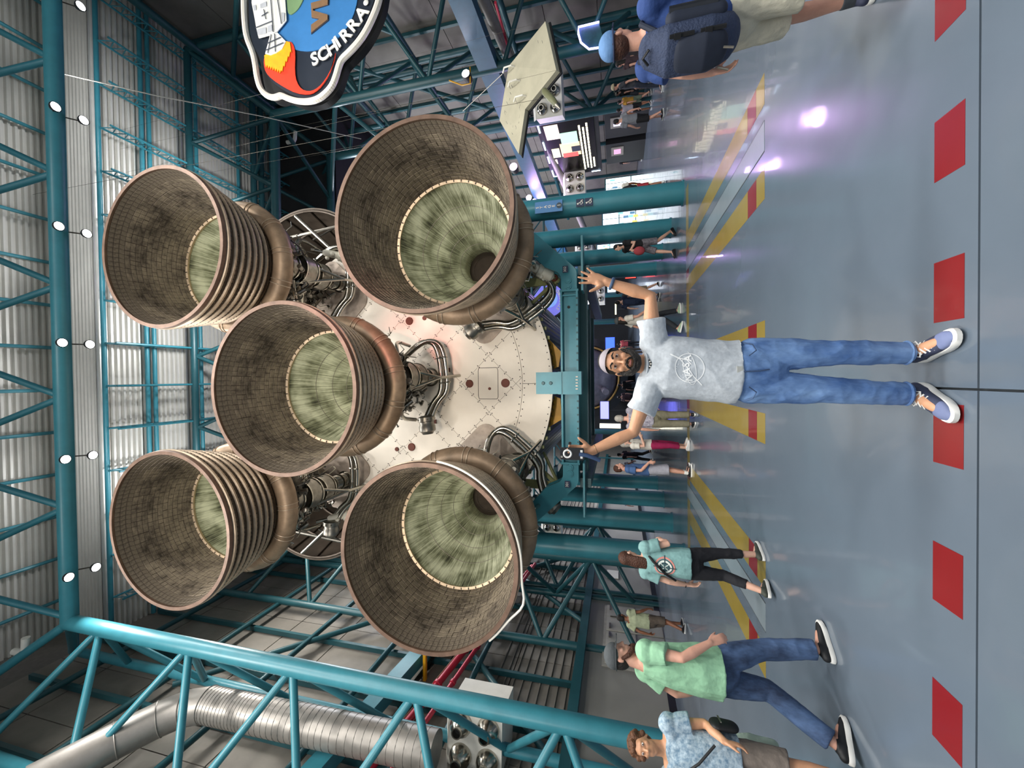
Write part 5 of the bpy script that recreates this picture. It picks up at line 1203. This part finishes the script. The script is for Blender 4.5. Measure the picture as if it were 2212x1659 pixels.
# watch, bracelet, necklace
wd_ = (J['elL']-J['wrL']).normalized(); c = J['wrL']+wd_*.035; x, y_, _ = frame_of(wd_)
MB().path([c+(x*math.cos(a)+y_*math.sin(a))*.031 for a in [2*PI*k/20 for k in range(20)]], .010, 8, closed=True).build('watch_band', M('watch_blue', '#3f5878', .6), t)
wd_ = (J['elR']-J['wrR']).normalized(); c = J['wrR']+wd_*.03; x, y_, _ = frame_of(wd_)
MB().path([c+(x*math.cos(a)+y_*math.sin(a))*.0295 for a in [2*PI*k/20 for k in range(20)]], .0018, 5, closed=True).build('bracelet', BRASS, t)
for k in range(9): MB().ball(W(.045+.007*k, 1.447-.016*math.sin(PI*k/8), -.083-.008*math.sin(PI*k/8)), .0058, 8, 6).build('necklace_bead', BLACK if k % 2 else WHITE, t)
# shirt print: circle, swoosh, orbit and letters in white line work
PRT = M('shirt_print', '#f1f3f4', .8, 0, 0)
tm = tee.data; O = W(.045, 1.225, 0); ax, ay = v3(1, 0, .05), v3(0, 0, 1)
def ink(pts, w): v, f = stroke(dense(pts), w); decal(tm, v, f, O, ax, ay, (0, 1, 0), PRT, 'shirt_print', tee)
ink([(.082*math.cos(a), .076*math.sin(a)) for a in [2*PI*k/48 for k in range(49)]], .0045)
ink([(-.1, -.062), (-.05, -.02), (.0, .01), (.05, .045), (.082, .098)], .006); ink([(.082, .098), (.06, .055), (.045, .01), (.02, -.01)], .006)
ink([(.1*math.cos(a)*.95-.0, .032*math.sin(a)+.012*math.cos(a)) for a in [2*PI*k/40*.8+1.0 for k in range(41)]], .0032)
for k, ch in enumerate('NASA'):
    me = text_mesh(ch, .052, PRT, 0., .0015); o2 = -.056+.037*k
    vs = [(v.co.x+o2, v.co.y+.004+(.012 if k in (1, 2) else .0)) for v in me.vertices]; fs = [tuple(p.vertices) for p in me.polygons]; bpy.data.meshes.remove(me)
    decal(tm, vs, fs, O, ax, ay, (0, 1, 0), PRT, 'print_letter', tee, .0042)
rn = random.Random(8)
for k in range(14):
    a, r = rn.uniform(0, 2*PI), rn.uniform(.02, .07); x0, z0 = r*math.cos(a), r*math.sin(a)
    if abs(z0) > .035: ink([(x0-.002, z0), (x0+.002, z0)], .004)
# phone in his right hand
pw = J['wrR']+B0; ph = thing('smartphone', 'black smartphone with a white ring on its back in the raised hand', 'phone', pw+v3(-.012, -.052, .115))
MB().prism(rrect(.038, .074, .011), (0, 0, 0), (1, 0, 0), (0, 0, 1), .009).build('case', M('phone_black', '#14161a', .25), ph, 30)
MB().torus((0, -.012, .028), .0225, .006, 28, 8).build('magnet_ring', SHOEW, ph)
for dx in (-.017, .015): MB().box((dx, -.011, -.058), (.02, .004, .014)).build('strap_pad', SHOEW, ph, 0)
MB().box((-.02, -.011, .064), (.012, .004, .012)).build('camera_lens', CHROME, ph, 0)
MB().path([(.0, -.012, -.045), (-.005, -.016, -.09), (-.02, -.012, -.135), (-.035, -.006, -.17)], .0125, 10).build('wrist_strap', M('strap_navy', '#2c4468', .7), ph)
# ---- other visitors
def walk(h=1.75, fwdleg='L', st=1., **kw):
    a, b = (fwdleg, 'R' if fwdleg == 'L' else 'L'); sa = 1 if a == 'L' else -1
    d = {'kn'+a: (sa*.1, -.17*st, .515), 'an'+a: (sa*.1, -.23*st, .085), 'kn'+b: (-sa*.1, .03*st, .49), 'an'+b: (-sa*.1, .30*st, .12),
         'toe'+a: (sa*.1, -1, 0), 'toe'+b: (-sa*.1, -1, -.22*st), 'pelvis': (0, 0, .935), 'hip'+a: (sa*.092, -.03, .9), 'hip'+b: (-sa*.092, .02, .9),
         'el'+a: (sa*.25, .12, 1.15), 'wr'+a: (sa*.27, .14, .92), 'el'+b: (-sa*.245, -.02, 1.14), 'wr'+b: (-sa*.25, -.16, .94)}
    d.update(kw); return skeleton(h, **d)
HBR = M('hair_brown', '#4a2a1b', .6, 0, .25, 40, .7, 70); HCU = M('hair_curly', '#5f3b22', .6, 0, .3, 40, .7, 70); HGR = M('hair_grey', '#a9a49c', .6, 0, .2, 40, .5, 70); HDK = MATS['hair_black']
def face_of(dx, dy): return math.atan2(dx, -dy)
# man with backpack at the right edge
pk = walk(1.73, 'L', .8, wrL=(.25, .1, .96), elL=(.2, .14, 1.17), hf=(-.25, -1, 0.05), elR=(-.25, -.1, 1.15), wrR=(-.2, -.3, 1.05))
p2 = person('man in a blue cap and blue shirt wearing a backpack at the right edge', pk, (2.36, 3.02, 0), face_of(.86, .5), SK2, cloth('royal', '#2b4680'), cloth('khaki', '#cbc7b4', .08, 6, .7), NAVYSH, SHOEW, plen=.98, vox=.008, cap=cloth('capblue', '#5f86b5'), brim=cloth('capblue2', '#2a3350'), hair=HBR, flare=1.5, fat=1.08, socks=cloth('sockg', '#4a4f55'))
t2 = p2['t']; bp = thing('backpack', 'dark blue backpack with buckled straps on the back of the blue capped man', 'backpack', (2.36, 3.02, 0), face_of(.86, .5))
bp.scale = (.9, .92, .9); bp.location.z = .12
PK = M('pack_navy', '#2f3b56', .8, 0, .12, 20, .5, 60); PK2 = M('pack_dark', '#1f2738', .8, 0, .1, 20)
mb = MB(); limb(mb, [v3(0, .24, .93), v3(0, .27, 1.02), v3(0, .27, 1.3), v3(0, .22, 1.41)], [(.16, .09), (.175, .125), (.17, .115), (.13, .06)], v3(1, 0, 0), 24); pko = obj('pack_body', organic(mb, 'pack_body', PK, .008, 5), bp)
mb = MB(); limb(mb, [v3(.0, .36, .98), v3(0, .375, 1.06), v3(0, .365, 1.2)], [(.12, .04), (.13, .05), (.115, .04)], v3(1, 0, 0), 20); obj('front_pocket', organic(mb, 'front_pocket', PK2, .008, 4), bp)
mb = MB(); limb(mb, [v3(-.17, .22, .97), v3(-.17, .22, 1.27)], [.05, .055]); obj('side_pouch', organic(mb, 'side_pouch', PK2, .008, 3), bp)
MB().path([v3(-.20, .2, .99), v3(-.2, .2, 1.3)], .04, 12).build('bottle', M('bottle_black', '#1a1d24', .3), bp)
for z in (1.02, 1.22): MB().box((-.13, .37, z), (.02, .02, .16)).box((-.13, .38, z+.03), (.035, .015, .045)).build('buckle_strap', BLACK, bp, 0)
for sx in (1, -1): MB().path([v3(sx*.1, .17, 1.38), v3(sx*.12, .07, 1.48), v3(sx*.135, -.08, 1.43), v3(sx*.15, -.14, 1.28), v3(sx*.19, -.02, 1.08), v3(sx*.16, .16, 1.0)], .02, 8).build('shoulder_strap', PK2, bp)
MB().path([v3(-.05, .3, 1.43), v3(0, .3, 1.47), v3(.05, .3, 1.43)], .01, 6).build('grab_handle', BLACK, bp)
MB().path([v3(.12, .36, .95), v3(.13, .4, .88)], .008, 6).build('zip_pull', STEEL, bp); MB().path([v3(-.02, .4, .94), v3(-.02, .43, .88)], .008, 6).build('zip_pull', STEEL, bp)
# man in mint shirt striding on the left
gj = walk(1.75, 'R', 1.05, hf=(-.75, -.75, .03), elR=(-.275, .05, 1.15), wrR=(-.30, -.08, .93), hdR=(0, -.5, -1), pnR=(1, 0, 0), thR=(0, -1, 0), elL=(.27, .1, 1.16), wrL=(.27, .02, .92))
p3 = person('man in a mint green shirt, jeans and grey backward cap striding away on the left', gj, (-2.40, 3.55, 0), face_of(.55, .83), SK2, cloth('mint', '#8fbf9c', .07, 5, .9, 7), DENIMD, M('shoe_black', '#15171b', .6), SHOEW, hem=-.1, fat=1.14, loose=.035, vox=.008, cap=cloth('capgrey', '#4a4f52'), brim=cloth('capgrey2', '#3a3f42'), hair=HDK, flare=1.25)
hc, hf, hu, hs = p3['hc'], p3['hf'], p3['hu'], p3['hs']
bd = MB()
for d in (1, -1): limb(bd, [hc+hs*d*.07+hf*.0-hu*.02, hc+hs*d*.062+hf*.035-hu*.075, hc+hs*d*.03+hf*.07-hu*.11, hc+hf*.08-hu*.12], [.014, .02, .024, .026], n=10)
obj('beard', organic(bd, 'beard', HBR, .007, 2), p3['t'])
# woman in teal shirt walking away
wj = walk(1.63, 'R', .75, elR=(-.25, -.03, 1.13), wrR=(-.17, -.2, 1.2), hdR=(.3, -1, .3), elL=(.25, .06, 1.12), wrL=(.3, .02, .89))
p4 = person('woman with long brown hair in a pale teal shirt with a compass print, walking away', wj, (-2.22, 5.12, 0), face_of(.25, .97), SK4, cloth('paleteal', '#7fa9a8', .08, 5, .8, 8), cloth('leggings', '#1b1c22', .1, 6, .3), M('shoe_olive', '#3f443c', .7, 0, .2, 20), SHOEW, plen=1.62, hem=-.06, vox=.008, hair=HBR, hstyle='long', flare=.55, loose=.03)
sm = p4['shirt'].data; CO = v3(-.02, .2, 1.19)*(1.63/1.75); CORAL = M('print_coral', '#d98a80', .8, 0, 0); PINK = M('print_navy', '#2f4a52', .8, 0, 0); PWH = M('print_white', '#dfe6e0', .8, 0, 0)
def cink(pts, w, mat, off=.004): v, f = stroke(dense(pts), w); decal(sm, v, f, CO+v3(0, .6, 0), v3(-1, 0, 0), v3(0, 0, 1), (0, -1, 0), mat, 'compass_print', p4['shirt'], off)
for r, w, m_, a0, a1 in ((.105, .017, CORAL, 0, 2*PI), (.085, .008, PINK, 0, 2*PI), (.07, .02, PWH, 0, 2*PI), (.048, .018, PINK, 0, 2*PI)): cink([(r*math.cos(a), r*math.sin(a)) for a in [a0+(a1-a0)*k/40 for k in range(41)]], w, m_)
for k in range(8):
    a = k*PI/4; L2 = .125 if k % 2 == 0 else .08; cink([(0, 0), (L2*.5*math.cos(a), L2*.5*math.sin(a)), (L2*math.cos(a), L2*math.sin(a))], .012 if k % 2 == 0 else .008, PWH if k % 2 else PINK, .0065)
MB().path([v3(-.17, -.02, 1.36), v3(-.08, .118, 1.24), v3(.06, .142, 1.1), v3(.17, .1, .98)], .014, 6).build('shoulder_strap', BLACK, p4['t'])
MB().torus(v3(.3, .02, .89)*(1.63/1.75)+v3(0, 0, .03), .03, .006, 16, 6, axis='Z').build('wristband', BLACK, p4['t'])
# woman at the lower left edge
p5 = person('woman with curly brown hair in a pale blue patterned blouse at the lower left edge', walk(1.56, 'L', .6, elL=(.24, .0, 1.12), wrL=(.2, -.18, 1.0), hf=(.1, -1, 0)), (-2.86, 3.25, 0), face_of(.35, -.93), SK1, M('cloth_bluepattern', '#b9cbd6', .85, 0, .1, 38, .4, 12, col2='#5f7f98'), cloth('taupe', '#6f665f'), M('shoe_black', '#15171b', .6), SHOEW, plen=.95, vox=.008, hair=HCU, hstyle='curly', loose=.04, hem=-.06)
hc, hf, hu, hs = p5['hc'], p5['hf'], p5['hu'], p5['hs']; sc = p5['s']
for d in (1, -1):
    e = MB(); oball(e, hc+(hs*d*.031+hf*.0745+hu*.012)*sc, (.0125*sc, .012*sc, .009*sc), hf, hs, hu, 12, 8); eo = e.build('eye', EYE, p5['t'])
    i = MB(); oball(i, hc+(hs*d*.031+hf*.084+hu*.012)*sc, (.006*sc, .004*sc, .006*sc), hf, hs, hu, 10, 7); i.build('iris', IRIS, eo)
MB().path([v3(-.12, .0, 1.3), v3(-.08, -.14, 1.2), v3(.02, -.165, 1.08), v3(.14, -.14, .96)], .009, 6).build('bag_strap', BLACK, p5['t'])
hb = thing('shoulder_bag', 'small black shoulder bag at the hip of the curly haired woman', 'bag', (-2.86, 3.25, 0), face_of(.35, -.93))
mb = MB(); limb(mb, [v3(.235, -.03, .82), v3(.235, -.03, .92)], [(.075, .03), (.078, .033)], v3(.1, 1, 0)); obj('bag_body', organic(mb, 'bag_body', BLACK, .008, 3), hb)
MB().box((.27, -.03, .9), (.008, .12, .01)).build('zip', STEEL, hb, 0)
tb = thing('tote_bag', 'pale mint folded bag hanging behind the curly haired woman', 'bag', at(1618, 1606, Y=3.5))
mb = MB(); limb(mb, [v3(0, 0, -.16), v3(.01, 0, 0), v3(0, 0, .1)], [(.07, .03), (.075, .035), (.06, .02)], v3(1, 0, 0)); obj('bag_body', folds(organic(mb, 'bag_body', cloth('palemint', '#b9cfc0'), .008, 3), .006), tb)
MB().path([v3(-.04, 0, .09), v3(-.02, -.01, .26), v3(.04, 0, .09)], .008, 6).build('handle', WHITE, tb)
# far visitors
P6 = person('man in a pale green polo and brown shorts walking by the double doors', walk(1.7, 'L', .9), (-6.38, 11.0, 0), face_of(.15, .98), SK3, cloth('polo', '#a3ab8c'), cloth('brown', '#5d5147'), BLACK, SHOEW, plen=.95, vox=.011, hair=HDK, fat=1.12, hem=-.03)
P7 = person('man in a checked grey shirt and khaki trousers standing behind the raised phone arm', skeleton(1.7), (-.95, 9.5, 0), face_of(-.25, .95), SK2, M('cloth_check', '#b4b1bb', .85, 0, .1, 30, .3, 20, col2='#6e6a7a'), cloth('olivek', '#77735f'), BLACK, SHOEW, vox=.011, hair=HGR, hem=-.06, flare=1.4, fat=1.05)
P8 = person('grey haired woman in a white top and magenta trousers looking at her hands', skeleton(1.58, elL=(.24, -.02, 1.13), wrL=(.16, -.22, 1.22), elR=(-.24, -.02, 1.13), wrR=(-.14, -.22, 1.2), hdL=(-.3, -1, .5), hdR=(.3, -1, .5)), (-1.66, 10.35, 0), face_of(.95, -.1), SK4, cloth('white', '#d6d2c8'), cloth('magenta', '#96194c'), SHOEW, SHOEW, plen=1.62, vox=.011, hair=HGR, hstyle='bob')
P9 = person('man in a blue T-shirt and pale grey shorts standing before the left columns', skeleton(1.74, elR=(-.24, .0, 1.12), wrR=(-.2, -.18, .95)), (-2.2, 10.02, 0), face_of(.9, .1), SK2, cloth('denimblue', '#41608f'), cloth('lightgrey', '#9b9ba6'), BLACK, SHOEW, plen=1., vox=.011, hair=HBR, flare=1.5, socks=SHOEW)
P10 = person('person in a black T-shirt and patterned grey shorts walking between the right columns', walk(1.72, 'R', 1.1, elL=(.24, -.04, 1.13), wrL=(.1, -.2, 1.26)), (3.82, 12.45, 0), face_of(-.95, -.3), SK4, cloth('black', '#17171b'), M('cloth_camo', '#8a858c', .85, 0, .1, 24, col2='#4d4a52'), BLACK, BLACK, plen=.95, vox=.012, hair=HDK, hstyle='bob')
rb_ = thing('red_bag', 'round red bag carried by the person in black between the right columns', 'bag', (3.62, 12.3, 1.0)); mb = MB(); oball(mb, v3(0, 0, 0), (.13, .1, .16), v3(0, 1, 0), v3(1, 0, 0), v3(0, 0, 1)); obj('bag_body', organic(mb, 'bag_body', cloth('redbag', '#a8434a'), .012, 2), rb_); MB().path([v3(-.08, 0, .13), v3(-.02, -.02, .32), v3(.08, 0, .13)], .012, 6).build('strap', BLACK, rb_)
P11 = person('person with a black backpack and red shorts walking away right of the columns', walk(1.7, 'L', .8), (6.55, 15.0, 0), face_of(.2, .97), SK3, cloth('white', '#d6d2c8'), cloth('redshorts', '#a02c36'), SHOEW, SHOEW, plen=.85, vox=.013, hair=HDK)
b11 = thing('backpack', 'black backpack worn by the person in red shorts', 'backpack', (6.55, 15.0, 0), face_of(.2, .97)); mb = MB(); limb(mb, [v3(0, .2, 1.0), v3(0, .22, 1.15), v3(0, .19, 1.36)], [(.13, .08), (.15, .1), (.11, .06)], v3(1, 0, 0)); obj('pack_body', organic(mb, 'pack_body', BLACK, .013, 3), b11); MB().path([v3(-.05, .2, 1.4), v3(0, .2, 1.44), v3(.05, .2, 1.4)], .01, 6).build('grab_handle', BLACK, b11)
P12 = person('person in a white shirt, dark trousers and grey cap walking behind the raised elbow', walk(1.7, 'L', 1.1), (1.5, 11.3, 0), face_of(.95, .2), SK2, cloth('white', '#d6d2c8'), cloth('darkpants', '#22262c'), M('shoe_green', '#9fb89a', .6), SHOEW, vox=.012, hair=HDK, hstyle='long', cap=cloth('capgrey', '#4a4f52'), brim=cloth('capgrey2', '#3a3f42'))
GRP = 'visitors in the dim gallery'
def crowd(lab, x, y, h, f, shirt, pants, plen, hair=HDK, cap=None, skin=SK2, hs_='short', w=True, leg='L', dz=0):
    q = at(x, y, Z=0); J = walk(h, leg, .8) if w else skeleton(h)
    person(lab, J, (q.x, q.y, 0), face_of(*f), skin, shirt, pants, BLACK, SHOEW, plen=plen, vox=.015, hair=hair, hstyle=hs_, cap=cap, brim=cap, group=GRP)
C = cloth
crowd('man in dark grey shirt, jeans and tan cap left of the blue backpack', 1432, 168, 1.78, (-.7, .6), C('dgrey', '#3d4047'), C('dkjeans', '#262d3c'), 1.9, cap=C('tancap', '#a59a80'))
crowd('person in a black shirt and white cap beside the man with the tan cap', 1402, 190, 1.68, (-.5, .8), C('black', '#17171b'), C('dgrey', '#3d4047'), .95, cap=C('white', '#d6d2c8'))
crowd('person in a mustard yellow shirt in the right hand crowd', 1408, 209, 1.55, (-.3, .9), C('mustard', '#b98a35'), C('sage', '#6d7a68'), .95)
crowd('person in a pale lilac shirt behind the mustard shirt in the right hand crowd', 1408, 226, 1.6, (.3, .9), C('lilac', '#a9a3ae'), C('black', '#17171b'), .95, skin=SK3)
crowd('person in a grey shirt and black shorts walking in front of the right hand crowd', 1435, 246, 1.72, (-.2, .95), C('midgrey', '#7c7f86'), C('black', '#17171b'), .95, leg='R')
crowd('person in a dark patterned top with a tan bag strap under the screen', 1388, 268, 1.6, (.5, .8), C('slate', '#4d565e'), C('brown', '#5d5147'), 1.9, hs_='bob')
crowd('person in a navy shirt and plum trousers under the screen', 1385, 300, 1.65, (-.4, .9), C('navy', '#1f2c48'), C('plum', '#4f2c34'), 1.9)
crowd('person in a cream top and black trousers at the showcases', 1386, 322, 1.58, (.6, .7), C('cream', '#b3a898'), C('black', '#17171b'), 1.9, hs_='long')
crowd('person in black bending over the showcases at the far right', 1386, 340, 1.66, (.2, .95), C('black', '#17171b'), C('dgrey', '#3d4047'), 1.9)
crowd('person with long dark hair behind the blue backpack at the far right', 1440, 118, 1.62, (-.2, .95), C('wine', '#3b2a30'), C('dgrey', '#3d4047'), 1.9, hs_='long')
crowd('woman in dark clothing standing behind the man in the centre, left of his ear', 1398, 832, 1.65, (.2, .95), C('black', '#17171b'), C('dgrey', '#3d4047'), 1.9)
crowd('person in a dark brown jacket behind the man in the centre, farther from his ear', 1394, 858, 1.68, (-.2, .95), C('wine', '#3b2a30'), C('black', '#17171b'), 1.9)
crowd('person in a teal shirt and brown trousers just right of the man\'s head', 1392, 757, 1.66, (.1, .95), C('tealshirt', '#3b7a78'), C('brown', '#5d5147'), 1.9, w=False)
crowd('person in a red top behind the teal shirted visitor', 1385, 742, 1.68, (-.1, .95), C('redbag', '#a8434a'), C('black', '#17171b'), 1.9, w=False)
crowd('person in a dark navy top standing under the raised forearm', 1424, 648, 1.72, (.5, .8), C('navy', '#1f2c48'), C('navy', '#1f2c48'), .95, skin=SK4)
crowd('person in tan shorts by the red lamps', 1426, 625, 1.68, (-.5, .8), C('dgrey', '#3d4047'), C('tanshorts', '#8a7c68'), .95, skin=SK4)
crowd('person in black walking behind the grey haired woman', 1410, 985, 1.7, (-.8, .5), C('black', '#17171b'), C('black', '#17171b'), 1.9)
crowd('person in a grey top behind the man in blue T-shirt', 1405, 1008, 1.6, (.6, .6), C('midgrey', '#7c7f86'), C('black', '#17171b'), 1.9, skin=SK3)
crowd('person in a pale shirt behind the left columns', 1398, 1085, 1.66, (.2, .9), C('lilac', '#a9a3ae'), C('dgrey', '#3d4047'), 1.9)
bpy.data.scenes.remove(TMP)
